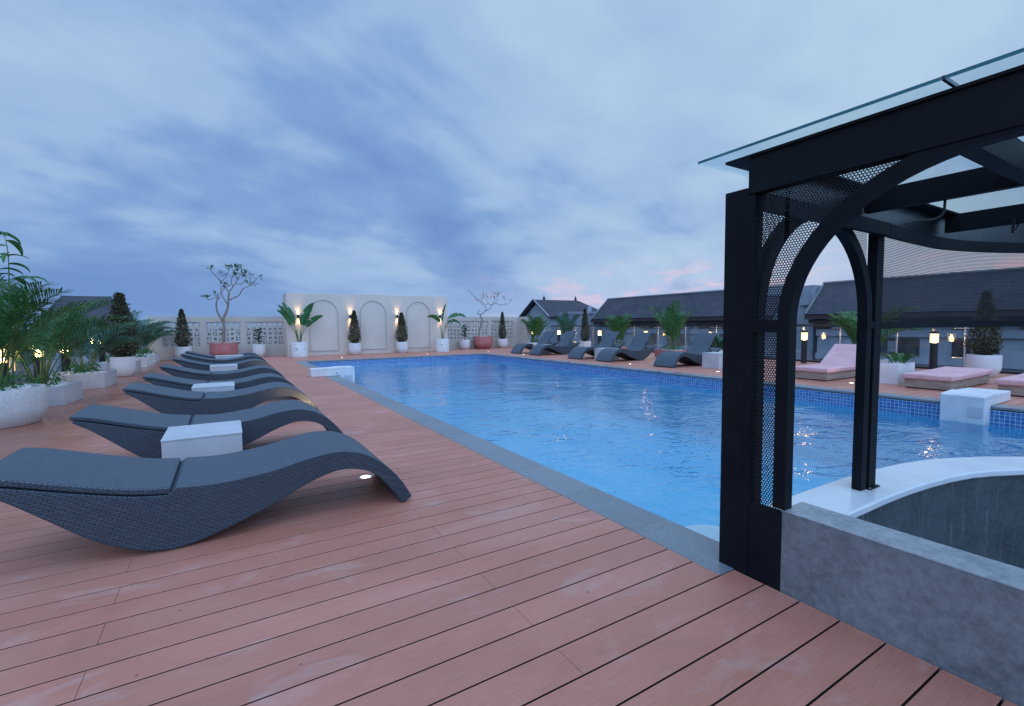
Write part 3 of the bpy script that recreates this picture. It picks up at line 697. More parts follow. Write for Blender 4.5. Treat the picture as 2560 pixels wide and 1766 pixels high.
# ------------------------------------------------------------------ over-the-edge pool units
def unit(label, x, y, rz, L, w, ov=.62, h=.20):
    t = thing('pool_filter_unit', label, 'pool filter', (x, y, 0), rz, 'white filter boxes straddling the pool edge')
    pr = [(0, .003), (ov, .003), (ov, -.235), (L, -.235), (L, h - .02), (L - .04, h), (L - .40, h + .012), (L - .46, h), (0, h - .012)]
    m = MB(); n = len(pr); m.add([(x_, 0, z) for x_, z in pr] + [(x_, w, z) for x_, z in pr], [tuple(range(n)), tuple(range(2 * n - 1, n - 1, -1))] + [(i, n + i, n + (i + 1) % n, (i + 1) % n) for i in range(n)])
    m.build('housing', M['white'], t, bevel=.012)
    MB().box(.01, L - .02, -.003, w + .003, h - .045, h - .040).build('lid_seam', M['tablewhite'], t)
    MB().box(L - .26, L - .06, -.006, 0, -.12, .0).build('intake_grille', M['tablewhite'], t, bevel=.003)
    MB().box(L, L + .006, w * .64, w * .96, -.15, .0).build('intake_grille', M['tablewhite'], t, bevel=.003)
    m = MB()
    for k in range(2):
        for r_ in range(4): m.lathe([(.016, 0), (.016, .004)], 10, L - .30 + r_ * .055, -.0075)
    o = MB().lathe([(.02, 0), (.02, .012), (.012, .016)], 16).build('jet', M['inox'], t, True); o.rotation_euler = (PI / 2, 0, 0); o.location = (L - .40, 0, .08)
unit('white filter box on the left pool edge near the far end', 1.58, 11.40, 0, .96, .26)
unit('white filter box on the right pool edge in front of the pink daybeds', 9.58, 2.52, PI, 1.08, .46, .84, .155)

# ------------------------------------------------------------------ far walls
tw = thing('feature_wall', 'tall beige wall with three arched mouldings behind the pool', 'wall')
MB().box(1.95, 8.52, 19.75, 20.95, 0, 2.43).build('wall_body', M['wallpaint'], tw, bevel=.01)
def arch_mold(cx, hw, z0, zt):
    n = 24; p = [(cx - hw, z0), (cx + hw, z0)] + [(cx + hw * math.cos(PI * i / n), zt - hw + hw * math.sin(PI * i / n)) for i in range(n + 1)] + [(cx - hw, z0)]
    m = MB(); pts = p; vs = []; w = .035
    m.sweep([(cx - hw, z0), (cx - hw, zt - hw)] + [(cx - hw * math.cos(PI * i / n), zt - hw + hw * math.sin(PI * i / n)) for i in range(1, n + 1)] + [(cx + hw, z0)], 'y', .03, .028, 19.724)
    m.box(cx - hw - .015, cx + hw + .015, 19.722, 19.75, z0 - .03, z0)
    m.build('arch_moulding', M['groove'], tw)
for cx in (3.27, 5.20, 7.14): arch_mold(cx, .52, .205, 2.18)
for i, x in enumerate((2.35, 4.28, 6.2, 8.15)):
    lab = ['sconce behind the left bird of paradise plant', 'sconce behind the left topiary cone on the tall wall', 'sconce beside the right topiary cone on the tall wall', 'sconce behind the right bird of paradise plant'][i]
    t = thing('wall_sconce', 'black up and down wall ' + lab, 'wall light', (x, 19.75, 1.535), 0, 'black up and down sconces on the tall wall')
    MB().lathe([(.042, -.06), (.042, .06)], 20, 0, -.06, False).build('body', M['black'], t, 'auto'); MB().box(-.02, .02, -.05, 0, -.02, .02).build('bracket', M['black'], t)
    MB().lathe([(.03, -.028), (.03, .028)], 16, 0, -.06).build('bulb', M['bulb'], t)
    for s in (1, -1):
        light('lamp', 'SPOT', (0, -.062, s * .065), 11, (1, .66, .32), t, spot_size=math.radians(62), spot_blend=.9, shadow_soft_size=.02, rot=(math.radians(180 if s > 0 else 0) + (-.16 if s > 0 else .16) * 1, 0, 0))
random.seed(3)
def breeze(panels, place, body, plane_len, th=.075):
    """panels: list of (a0,a1); place(a,depth,z)->xyz"""
    for a0, a1 in panels:
        m = MB(); z0, z1 = .44, 1.345; nc = max(1, round((a1 - a0) / .188)); nr = 5; cw = (a1 - a0) / nc; ch = (z1 - z0) / nr; N = 16
        def hole(u0, u1, w0, w1, r, ou=0, ow=0):
            cu, cw_ = (u0 + u1) / 2 + ou, (w0 + w1) / 2 + ow; hu, hw = (u1 - u0) / 2, (w1 - w0) / 2; sq = []; ci = []
            for k in range(N):
                a = 2 * PI * (k + .5) / N; c, s = math.cos(a), math.sin(a); q = max(abs(c) / hu, abs(s) / hw); sq.append(((u0 + u1) / 2 + c / q, (w0 + w1) / 2 + s / q)); ci.append((cu + r * c, cw_ + r * s))
            # snap to the corners so that neighbours meet
            cor = [(u0, w0), (u1, w0), (u1, w1), (u0, w1)]
            for cx_, cy_ in cor:
                j = min(range(N), key=lambda q: (sq[q][0] - cx_) ** 2 + (sq[q][1] - cy_) ** 2); sq[j] = (cx_, cy_)
            vs = []
            for dep in (0, th):
                vs += [place(a, dep, z) for a, z in sq] + [place(a, dep, z) for a, z in ci]
            fs = []
            for k in range(N):
                j = (k + 1) % N
                fs += [(k, j, N + j, N + k), (2 * N + k, 3 * N + k, 3 * N + j, 2 * N + j), (N + k, N + j, 3 * N + j, 3 * N + k)]
            m.add(vs, fs)
        for c in range(nc):
            for r in range(nr):
                u0, u1, w0, w1 = a0 + c * cw, a0 + (c + 1) * cw, z0 + r * ch, z0 + (r + 1) * ch
                if random.random() < .6: hole(u0, u1, w0, w1, .052)
                else:
                    um, wm = (u0 + u1) / 2, (w0 + w1) / 2; rr = [.034, .02, .026, .03]; random.shuffle(rr)
                    hole(u0, um, w0, wm, rr[0], .006, .006); hole(um, u1, w0, wm, rr[1], -.006, .006); hole(u0, um, wm, w1, rr[2], .006, -.006); hole(um, u1, wm, w1, rr[3], -.006, -.006)
        m.build('breeze_block_panel', M['wallgrey'], body, recalc=False)
def lowwall(name, lab, x0, x1, panels, y=20.8):
    t = thing(name, lab, 'wall'); m = MB(); T = .18
    m.box(x0, x1, y, y + T, 0, .44); m.box(x0, x1, y, y + T, 1.345, 1.55); e = [x0] + [q for p in panels for q in p] + [x1]
    for k in range(0, len(e), 2):
        if e[k + 1] - e[k] > .001: m.box(e[k], e[k + 1], y, y + T, .44, 1.345)
    m.build('wall_body', M['wallgrey'], t); breeze(panels, lambda a, d, z: (a, y + .045 + d, z), t, 0); return t
lowwall('breeze_block_wall', 'low beige breeze block wall behind the left loungers', -2.42, 1.95, [(-1.98, -.86), (-.67, .44), (.62, 1.91)])
t = lowwall('breeze_block_wall', 'low beige breeze block wall to the right of the tall wall, turning a corner', 8.52, 13.1, [(8.72, 11.16), (11.33, 12.61)])
m = MB(); xr = 12.95
m.box(xr, xr + .18, 20.03, 20.79, 0, .44); m.box(xr, xr + .18, 20.03, 20.79, 1.345, 1.552); m.box(xr, xr + .18, 20.03, 20.13, .44, 1.345); m.box(xr, xr + .18, 20.70, 20.79, .44, 1.345)
m.build('return_wall', M['wallgrey'], t); breeze([(20.13, 20.70)], lambda a, d, z: (xr + .045 + d, a, z), t, 0)

# ------------------------------------------------------------------ glass fences
def fence(name, lab, x, ya, yb, top_z, posts, sgn):
    t = thing(name, lab, 'fence', (x, 0, 0))
    MB().box(-.03, .03, ya, yb, top_z - .05, top_z + .005).build('top_rail', M['black'], t, bevel=.004)
    MB().box(-.06, .06, ya, yb, -.35, .05).build('kerb', M['black'], t)
    for y in posts:
        m = MB(); m.tube([(-.05 * sgn, y, .05), (-.05 * sgn, y, top_z - .03)], .019, 10)
        p = m.build('post', M['inox'], t, True)
        for z in (top_z - .10, .30): MB().tube([(-.06 * sgn, y - .20, z), (-.06 * sgn, y + .20, z)], .011, 8).build('clamp_arm', M['inox'], p)
    ys = sorted([ya] + posts + [yb])
    for i in range(len(ys) - 1):
        if ys[i + 1] - ys[i] > .15: MB().box(-.005, .005, ys[i] + .02, ys[i + 1] - .02, .055, top_z - .036).build('glass_panel', M['glass'], t)
rp = [round(3.87 + 1.275 * k, 3) for k in range(-5, 14)]
fence('glass_fence', 'glass fence with black top rail along the right side of the deck', 14.42, -4, 20.0, 1.08, rp, 1)
fence('glass_fence', 'glass fence with black rail behind the palms on the left', -3.28, -1, 20.7, 1.12, [round(-.5 + 1.5 * k, 2) for k in range(14)], -1)

# ------------------------------------------------------------------ bollard lights
def bollard(lab, x, y, g, first=[None]):
    if first[0] is None:
        t = first[0] = thing('bollard_light', lab, 'bollard light')
        MB().lathe([(.072, 0), (.072, .655)], 24).build('post', M['black'], t, 'auto')
        MB().lathe([(.078, .86), (.082, .865), (.082, .905), (.07, .912)], 24).build('cap', M['black'], t, 'auto')
        MB().lathe([(.076, .656), (.076, .859)], 24, cap=False).build('glass_shade', M['lampglass'], t, True)
        b = MB().lathe([(.034, .658), (.046, .69), (.030, .75), (.014, .83)], 14).build('bulb', M['bulb'], t, True)
        l = light('lamp', 'POINT', (0, 0, .74), 4.0, WARM, t, shadow_soft_size=.05)
    else: t = copy_tree(first[0])
    t.location = (x, y, 0); tag(t, lab, 'bollard light', g); return t
BG = 'black bollard lights along the right glass fence'
for y, lab in ((20.9, 'farthest lit black bollard light, at the end of the breeze block wall'), (18.6, 'lit black bollard light behind the second farthest raised lounger'), (15.65, 'lit black bollard light just right of the white planter with a topiary cone'),
               (13.0, 'lit black bollard light peeking above the raised lounger left of the pink box planter'), (10.1, 'lit black bollard light peeking above the raised lounger next to the column'),
               (7.12, 'lit black bollard light standing behind the raised pink daybed'), (4.27, 'lit black bollard light behind the flat pink daybed')):
    bollard(lab, 13.9, y, BG)
BG = 'bollard lights among the left palms'
for y, lab in ((11.4, 'lit bollard light between the big round pot palm and the first hexagonal planter palm'), (9.8, 'lit bollard light at the left photo edge behind the big round planter'), (13.0, 'lit bollard light among palm fronds behind the first hexagonal planter'), (16.3, 'lit bollard light behind the dark topiary on the left'), (19.7, 'farthest lit bollard light on the left, mostly hidden by palms')):
    bollard(lab, -2.86, y, BG)

# ------------------------------------------------------------------ deck spotlights
def spot(x, y, lab, g, e=1.2, first=[None]):
    if first[0] is None:
        t = first[0] = thing('deck_light', lab, 'deck light')
        MB().lathe([(.052, .0005), (.052, .004), (.036, .006)], 28, cap=False).build('trim_ring', M['inox'], t, True); MB().lathe([(.036, .0005), (.034, .005)], 24).build('lens', M['spot'], t)
    else: t = copy_tree(first[0])
    t.location = (x, y, 0); tag(t, lab, 'deck light', g)
    if e: light('lamp', 'SPOT', (0, 0, .012), e, WARM, t, spot_size=math.radians(150), spot_blend=.6, shadow_soft_size=.02, rot=(PI, 0, 0))
SG = 'round uplights set in the left deck'
spot(.86, 3.60, 'round uplight glowing under the foot of the nearest lounger', SG, 5); spot(.89, 6.33, 'round uplight lighting the foot of the third lounger', SG, 26)
spot(.89, 9.05, 'round uplight between the fourth and fifth left loungers', SG, 3); spot(.89, 11.8, 'round uplight lighting the foot of the sixth left lounger', SG, 20); spot(.89, 14.9, 'round uplight before the farthest left lounger', SG, 1)
SG = 'round uplights set in the far and right deck'
for x, y, lab in ((3.57, 18.0, 'round deck light before the left topiary cone at the tall wall'), (6.85, 17.95, 'round deck light before the tall wall, left of the right bird of paradise'), (9.58, 17.84, 'round deck light at the far right corner of the pool'),
                  (9.65, 15.16, 'round deck light between the feet of the two farthest raised loungers'), (9.8, 9.74, 'round deck light left of the raised lounger next to the pink box'), (9.87, 6.98, 'round deck light by the white cube table near the column'),
                  (9.99, 4.25, 'round deck light before the pink daybed inside the arch')):
    spot(x, y, lab, SG, 1.2)

# ------------------------------------------------------------------ planters and plants
def pebbles(rx, ry, z, n=70, seed=1):
    rnd = random.Random(seed); m = MB()
    m.add([(rx * math.cos(2 * PI * i / 20), ry * math.sin(2 * PI * i / 20), z - .012) for i in range(20)], [tuple(range(20))])
    for _ in range(n):
        a = rnd.random() * 2 * PI; q = math.sqrt(rnd.random()) * .93; x, y = rx * q * math.cos(a), ry * q * math.sin(a); s = rnd.uniform(.014, .03); h = s * .8
        v = [(x + s * math.cos(k * PI / 3 + a) * rnd.uniform(.8, 1.1), y + s * math.sin(k * PI / 3 + a) * rnd.uniform(.7, 1), z) for k in range(6)] + [(x + s * .5 * math.cos(k * PI / 3 + a), y + s * .5 * math.sin(k * PI / 3 + a), z + h) for k in range(6)]
        m.add(v, [(k, (k + 1) % 6, 6 + (k + 1) % 6, 6 + k) for k in range(6)] + [tuple(range(6, 12))])
    return m
def hollow(prof, n=36):
    """open pot: outside profile, rim, inside down to soil"""
    m = MB(); m.lathe(prof, n, cap=False); return m
def round_pot(t, r, h, mat, base=.62, seed=1):
    pr = [(r * base * .96, 0.001), (r * base, .004)] + [(r * (base + (1 - base) * math.sin(min(1, q / .45) * PI / 2)), h * (.0 + q)) for q in (.08, .16, .26, .36, .48, .7, .92)] + [(r * .985, h), (r * .90, h), (r * .88, h * .9), (.001, h * .9)]
    MB().lathe(pr, 40, cap=False).build('pot', mat, t, 'auto'); pebbles(r * .86, r * .86, h * .955, int(40 + 140 * r), seed).build('pebbles', M['pebble'], t, recalc=False)
def cyl_pot(t, r, h, mat, seed=1):
    MB().lathe([(r * .97, .001), (r, .01), (r, h - .01), (r * .985, h), (r * .9, h), (r * .9, h * .9), (.001, h * .9)], 40, cap=False).build('pot', mat, t, 'auto'); pebbles(r * .86, r * .86, h * .955, 60, seed).build('pebbles', M['pebble'], t, recalc=False)
def poly_pot(t, poly, h, mat, seed=1):
    n = len(poly); cx = sum(p[0] for p in poly) / n; cy = sum(p[1] for p in poly) / n; ins = [(cx + (x - cx) * .91, cy + (y - cy) * .93) for x, y in poly]
    vs = [(x, y, .001) for x, y in poly] + [(x, y, h) for x, y in poly] + [(x, y, h) for x, y in ins] + [(x, y, h * .85) for x, y in ins]; fs = []
    for k in range(3): fs += [(k * n + i, k * n + (i + 1) % n, (k + 1) * n + (i + 1) % n, (k + 1) * n + i) for i in range(n)]
    fs.append(tuple(range(3 * n, 4 * n))); MB().add(vs, fs).build('pot', mat, t, bevel=.006)
    rx = (max(p[0] for p in poly) - min(p[0] for p in poly)) / 2 * .86; ry = (max(p[1] for p in poly) - min(p[1] for p in poly)) / 2 * .86
    o = pebbles(rx, ry, h * .94, 90, seed).build('pebbles', M['pebble'], t, recalc=False); o.location = (cx, cy, 0)

def palm_fronds(seed, n, L, spread=(.35, 1.25), base_r=.12, leaf=.28, lw=.022, z0=0, stem=.42, droop=.62):
    """areca style clump: arching rachis with paired leaflets; returns (leaves, stems)"""
    rnd = random.Random(seed); lv = MB(); st = MB()
    for k in range(n):
        az = 2 * PI * k / n * 2.4 + rnd.uniform(-.4, .4); tilt = rnd.uniform(*spread); l = L * rnd.uniform(.7, 1.08); p = Vector((base_r * rnd.random() * math.cos(az), base_r * rnd.random() * math.sin(az), z0)); d0 = Vector((math.cos(az), math.sin(az), 0)); pts = []; N = 18; a = PI / 2 - tilt * .28
        for i in range(N + 1):
            pts.append(p.copy()); t = i / N; a -= droop * (.035 + .13 * t * t + tilt * .035); p = p + (d0 * math.cos(a) + Vector((0, 0, 1)) * math.sin(a)) * (l / N)
        st.tube(pts, [.009 * (1 - .8 * i / N) + .0015 for i in range(N + 1)], 5, False)
        side = d0.cross(Vector((0, 0, 1))).normalized(); first = int(N * stem * rnd.uniform(.75, 1.05))
        for i2 in range(first * 3, N * 3):
            i = i2 // 3; fr = (i2 % 3) / 3; q = pts[i].lerp(pts[i + 1], fr); tg = (pts[i + 1] - pts[i]).normalized(); t = (i2 / (N * 3) - stem) / (1 - stem); t = max(0, min(1, t)); ll = leaf * (.45 + .9 * math.sin(PI * min(.97, .12 + t * .86))) * rnd.uniform(.85, 1.1)
            upv = tg.cross(side).normalized() * -1
            if upv.z < 0: upv = -upv
            for s in (1, -1):
                d = (side * s * (.78 + .1 * rnd.random()) + tg * (.62 + .4 * t) + upv * rnd.uniform(.12, .42)).normalized(); e1 = q + d * ll * .55; e2 = q + d * ll + Vector((0, 0, -1)) * ll * rnd.uniform(.12, .34); w = tg.cross(d).cross(d).normalized() * lw * .5
                w = (tg - d * tg.dot(d)).normalized() * lw * .5
                lv.add([q - w * .5, q + w * .5, e1 + w, e1 - w, e2], [(0, 1, 2, 3), (3, 2, 4)])
    return lv, st
def palm(lab, x, y, pot, seed, n, L, group, mat=None, z0=.3, under=True, **kw):
    t = thing('potted_palm', lab, 'potted palm', (x, y, 0), 0, group); pot(t)
    lv, st = palm_fronds(seed, n, L, z0=z0, **kw); lv.build('fronds', mat or M['palm'], t, recalc=False); st.build('stems', M['stemgreen'], t, True)
    if under:
        rnd = random.Random(seed + 50); m = MB()
        for _ in range(150):
            a = rnd.random() * 6.28; r = .28 * math.sqrt(rnd.random()); px, py, pz = r * math.cos(a), r * math.sin(a) * 1.2, z0 - .03 + rnd.random() * .22; leafquad(m, (px, py, pz), rnd, rnd.uniform(.06, .12), .035)
        m.build('undergrowth', M['undergrowth'], t, recalc=False)
    return t
def leafquad(m, p, rnd, l, w, updir=.3):
    p = Vector(p); d = Vector((rnd.gauss(0, 1), rnd.gauss(0, 1), rnd.gauss(updir, .7))).normalized(); s = d.cross(Vector((rnd.gauss(0, 1), rnd.gauss(0, 1), rnd.gauss(0, 1)))).normalized() * w * .5; n = d.cross(s).normalized() * w * .18
    m.add([p, p + d * l * .45 + s + n, p + d * l, p + d * l * .45 - s + n, p + d * l * .45], [(0, 1, 4), (1, 2, 4), (4, 2, 3), (0, 4, 3)])
def topiary_mesh(seed, n=3400):
    rnd = random.Random(seed); m = MB()
    ph = [rnd.random() * 6 for _ in range(6)]
    for _ in range(n):
        h = rnd.random() ** 1.15; a = rnd.random() * 2 * PI
        R0 = (.245 * math.sin(min(1, (h + .05) / .26) * PI / 2)) * (1 - max(0, h - .2) / .83) ** .75 + .012
        R0 *= 1 + .10 * math.sin(3 * a + ph[0] + h * 9) + .08 * math.sin(5 * a + ph[1] - h * 17)
        r = R0 * (rnd.random() ** .35); leafquad(m, (r * math.cos(a), r * math.sin(a), h * 1.16), rnd, rnd.uniform(.035, .06), .028)
    return m
TOPI = {}
def topiary(lab, x, y, pot, zb, H, Rr, seed, group='cone shaped topiary shrubs in white pots'):
    t = thing('potted_topiary', lab, 'topiary', (x, y, 0), 0, group); pot(t)
    k = seed % 2
    if k not in TOPI: o = topiary_mesh(seed).build('foliage', M['cone'], t, recalc=False); TOPI[k] = o.data
    else: o = bpy.data.objects.new('foliage', TOPI[k]); col.objects.link(o); o.parent = t
    o.scale = (Rr / .25, Rr / .25, H / 1.16); o.location = (0, 0, zb); o.rotation_euler = (0, 0, seed * 1.3)
    MB().tube([(0, 0, zb - .1), (.005, 0, zb + .3), (0, 0, zb + H * .8)], [.018, .014, .006], 6).build('trunk', M['barkdark'], t, True)
def paddle(m, base, tip_dir, L, wd, az, droop, rnd, tears=3, roll=None):
    """broad leaf blade with folded midrib"""
    N = 14; p = Vector(base); d0 = Vector((math.cos(az), math.sin(az), 0)); a = tip_dir; sd = d0.cross(Vector((0, 0, 1))).normalized(); rows = []
    roll = rnd.uniform(-.5, .5) if roll is None else roll
    for i in range(N + 1):
        t = i / N; w = wd * (math.sin(PI * min(1, (t * .93 + .035))) ** .6) * (1 - .25 * t); dr = Vector((math.cos(a) * d0.x, math.cos(a) * d0.y, math.sin(a))); upn = sd.cross(dr).normalized(); s2 = (sd * math.cos(roll) + upn * math.sin(roll))
        fold = upn * w * .25; rows.append((p + s2 * w * .5 + fold, p.copy(), p - s2 * w * .5 + fold)); p = p + dr * (L / N); a -= droop / N * (0.4 + 1.4 * t)
    cuts = {(rnd.randrange(3, N - 1), rnd.choice((0, 1))) for _ in range(tears)}
    for i in range(N):
        for s in (0, 1):
            A, B = (0, 1) if s == 0 else (1, 2); q = [rows[i][A], rows[i][B], rows[i + 1][B], rows[i + 1][A]]
            if (i, s) in cuts:
                e = 0 if s == 0 else 1; q[3 if s == 0 else 2] = q[3 if s == 0 else 2].lerp(q[2 if s == 0 else 3], .75)
            m.add(q, [(0, 1, 2, 3)])
def bird(lab, x, y, pot, leaves, zb):
    t = thing('paradise_plant', lab, 'potted plant', (x, y, 0), 0, 'bird of paradise plants at the tall wall'); pot(t); m = MB(); st = MB(); rnd = random.Random(int(x * 10))
    for (dx, dz, L, wd, sl, dr, dy) in leaves:
        az = 0 if dx >= 0 else PI; b = Vector((dx, dy, dz)); r0 = Vector((dx * .12, dy * .2, zb)); mid = r0.lerp(b, .5) + Vector((-dx * .12, 0, .06))
        st.tube(fine([tuple(r0), tuple(mid), tuple(b)], 4), [.019 - .0012 * k for k in range(9)], 6); az2 = math.atan2(dy * .6, dx if dx else .01)
        paddle(m, b, sl, L, wd, az2, dr, rnd, 3, rnd.uniform(.85, 1.25) * rnd.choice((1, -1)))
    m.build('leaves', M['banana'], t, 'all', recalc=False); st.build('stalks', M['stemgreen'], t, True)
def frangipani(lab, x, y, pot, branches, tips, zb, seed, group='frangipani trees in pink pots', leafn=5, lsz=.12):
    t = thing('frangipani_tree', lab, 'potted tree', (x, y, 0), 0, group); pot(t); rnd = random.Random(seed); m = MB(); lf = MB()
    for pts, r0, r1 in branches:
        f_ = fine(pts, 3); n = len(f_); m.tube(f_, [r0 + (r1 - r0) * k / (n - 1) + rnd.uniform(-.002, .003) for k in range(n)], 7)
    for p, dirz in tips:
        p = Vector(p)
        # forked twigs
        for q in range(rnd.choice((2, 3, 3))):
            a = rnd.random() * 6.28; d = Vector((math.cos(a) * .8, math.sin(a) * .8, dirz + rnd.random() * .6)).normalized(); l = rnd.uniform(.10, .24); e = p + d * l; mid = p + d * l * .5 + Vector((math.cos(a), math.sin(a), -.2)) * .02
            m.tube([tuple(p), tuple(mid), tuple(e)], [.009, .008, .006], 6)
            for _ in range(rnd.randrange(0, leafn)):
                d2 = (d + Vector((rnd.gauss(0, .8), rnd.gauss(0, .8), rnd.gauss(.1, .5)))).normalized(); s = d2.cross(Vector((0, 0, 1))).normalized() * lsz * .17; L = lsz * rnd.uniform(.7, 1.3)
                lf.add([e, e + d2 * L * .5 + s, e + d2 * L + Vector((0, 0, -.02)), e + d2 * L * .5 - s], [(0, 1, 2, 3)])
    m.build('trunk', M['bark'], t, True); lf.build('leaves', M['plum'], t, recalc=False)
def rubber(lab, x, y, pot, zb, H, seed, lsz=.2):
    t = thing('rubber_plant', lab, 'potted plant', (x, y, 0), 0, 'dark leaved rubber plants in white pots'); pot(t); rnd = random.Random(seed); m = MB(); st = MB()
    for s in range(3):
        a0 = rnd.random() * 6.28; top_ = Vector((math.cos(a0) * .12, math.sin(a0) * .12, zb + H * rnd.uniform(.75, 1))); st.tube([(0, 0, zb), (top_.x * .4, top_.y * .4, (zb + top_.z) / 2), tuple(top_)], [.011, .009, .006], 6)
        for k in range(9):
            f_ = .25 + .75 * k / 8; p = Vector((top_.x * f_, top_.y * f_, zb + (top_.z - zb) * f_)); az = k * 2.4 + s; paddle(m, p, rnd.uniform(.2, .9), lsz * rnd.uniform(.75, 1.1), lsz * .42, az, 1.0, rnd, 0)
    m.build('leaves', M['rubber'], t, 'all', recalc=False); st.build('stems', M['barkdark'], t, True)
def RP(r, h, mat='whitepot', base=.62, seed=1): return lambda t: round_pot(t, r, h, M[mat], base, seed)
def CP(r, h, mat='terr_big', seed=1): return lambda t: cyl_pot(t, r, h, M[mat], seed)
def HP(poly, h, mat='hexconc', seed=1): return lambda t: poly_pot(t, poly, h, M[mat], seed)
# along the far wall
topiary('dark cone topiary in a round white pot before the left breeze block wall', -1.36, 20.38, RP(.25, .47, seed=2), .45, 1.33, .25, 0)
topiary('dark cone topiary in a white pot, left of the middle arch on the tall wall', 4.36, 19.42, RP(.245, .47, seed=3), .46, 1.28, .25, 1)
topiary('dark cone topiary in a white pot, right of the middle arch on the tall wall', 6.29, 19.40, RP(.245, .47, seed=4), .46, 1.22, .26, 2)
topiary('small slim cone topiary in a white pot by the wall corner', 11.72, 20.35, RP(.27, .45, seed=5), .43, 1.34, .20, 3)
def fb(x, pts, r0, r1, dy=None): return ([(px - x, (0 if dy is None else dy[i]), pz) for i, (px, pz) in enumerate(pts)], r0, r1)
X = -.12
BL = [fb(X, [(-.11, .5), (-.12, .9), (-.09, 1.2), (-.10, 1.45), (.0, 1.7), (.06, 1.9), (.08, 2.15), (.12, 2.44)], .06, .026),
      fb(X, [(-.12, 1.35), (-.24, 1.6), (-.30, 1.85), (-.28, 2.1), (-.20, 2.2)], .035, .018, [0, -.02, -.06, -.1, -.1]), fb(X, [(-.20, 2.2), (-.38, 2.2), (-.52, 2.12)], .014, .009, [-.1, -.14, -.2]),
      fb(X, [(-.20, 2.2), (-.14, 2.4), (-.15, 2.55)], .014, .009, [-.1, -.05, 0]),
      fb(X, [(.06, 1.95), (-.06, 2.2), (-.12, 2.42), (-.02, 2.6)], .018, .011, [0, .1, .16, .2]),
      fb(X, [(.07, 2.12), (.28, 2.24), (.44, 2.34), (.52, 2.5), (.62, 2.6), (.8, 2.68)], .026, .014, [0, -.06, -.1, -.1, -.14, -.2]), fb(X, [(.8, 2.68), (.92, 2.82), (1.02, 2.94)], .013, .009, [-.2, -.22, -.2]),
      fb(X, [(.8, 2.68), (.82, 2.85), (.80, 2.95)], .012, .009, [-.2, -.15, -.1]),
      fb(X, [(.12, 2.44), (0, 2.6), (-.12, 2.8), (-.22, 2.95), (-.34, 3.08), (-.42, 3.2)], .022, .010, [0, .03, .05, 0, -.05, -.08]),
      fb(X, [(.12, 2.44), (.24, 2.62), (.34, 2.78), (.42, 2.95), (.5, 3.1)], .022, .011, [0, .08, .14, .2, .24]), fb(X, [(.34, 2.78), (.5, 2.74), (.62, 2.85), (.66, 3.0)], .014, .010, [.14, .05, -.02, -.05]),
      fb(X, [(-.12, 2.8), (.0, 2.95), (.08, 3.1), (.16, 3.26)], .014, .009, [.05, .15, .2, .2]), fb(X, [(.24, 2.62), (.2, 2.85), (.26, 3.02), (.3, 3.2)], .014, .009, [.08, -.06, -.12, -.16])]
TL = [((e[0][-1]), .35) for e in BL[2:]] + [((p[0] - X, 0, p[1]), .4) for p in ((-.2, 2.2), (.1, 3.28), (.32, 3.25), (.5, 3.12), (.66, 3.05), (-.05, 3.0), (.2, 3.0), (.45, 2.9))]
frangipani('tall bare frangipani tree in a pink pot behind the left loungers', X, 20.32, lambda t: round_pot(t, .45, .58, M['redpot'], .72, 6), BL, TL, .5, 3, leafn=9, lsz=.19)
X = 10.62
BR = [fb(X, [(10.36, .55), (10.42, .9), (10.52, 1.2), (10.56, 1.42), (10.46, 1.6), (10.6, 1.72), (10.78, 1.85)], .045, .024),
      fb(X, [(10.78, 1.85), (11.0, 1.92), (11.1, 2.12)], .022, .016, [0, 0, 0]), fb(X, [(10.78, 1.85), (10.80, 2.0), (10.66, 2.11), (10.50, 2.25), (10.38, 2.32)], .016, .009, [0, .05, .08, .1, .1]),
      fb(X, [(11.1, 2.12), (10.9, 2.16), (10.66, 2.14), (10.5, 2.26), (10.3, 2.36), (10.1, 2.5), (9.98, 2.58)], .016, .008, [0, -.05, -.1, -.1, -.1, -.1, -.12]),
      fb(X, [(11.1, 2.12), (11.35, 2.22), (11.48, 2.4), (11.55, 2.6)], .015, .008, [0, .1, .14, .2]), fb(X, [(11.35, 2.22), (11.6, 2.14), (11.85, 2.14), (12.05, 2.22), (12.14, 2.3)], .013, .008, [.1, .05, 0, -.05, -.05]),
      fb(X, [(11.1, 2.12), (11.2, 2.3), (11.2, 2.5), (11.12, 2.66)], .014, .008, [0, -.1, -.14, -.2]), fb(X, [(10.9, 2.16), (10.85, 2.35), (10.95, 2.5)], .012, .008, [-.05, .06, .1]),
      fb(X, [(11.85, 2.14), (11.95, 2.3), (11.92, 2.42)], .010, .007, [0, .1, .15]), fb(X, [(10.5, 2.26), (10.55, 2.42), (10.7, 2.52)], .010, .007, [-.1, 0, .05]), fb(X, [(10.46, 1.6), (10.38, 1.68), (10.3, 1.66)], .016, .010, [0, 0, 0])]
TR = [(e[0][-1], .7) for e in BR[2:]] + [((p[0] - X, 0, p[1]), .7) for p in ((10.8, 2.4), (11.3, 2.4), (11.0, 2.4), (10.6, 2.4), (11.4, 2.5))]
frangipani('leaning bare frangipani tree in a pink pot before the right breeze block wall', X, 20.3, lambda t: round_pot(t, .48, .60, M['redpot'], .62, 7), BR, TR, .5, 5, leafn=3, lsz=.12)
rubber('dark leaved plant in a round white pot left of the tall wall', 1.02, 20.38, RP(.235, .49, seed=8), .42, .78, 4)
rubber('dark leaved plant in a round white pot, left of the right pink pot', 9.65, 20.35, RP(.25, .46, seed=9), .42, .7, 8, .22)
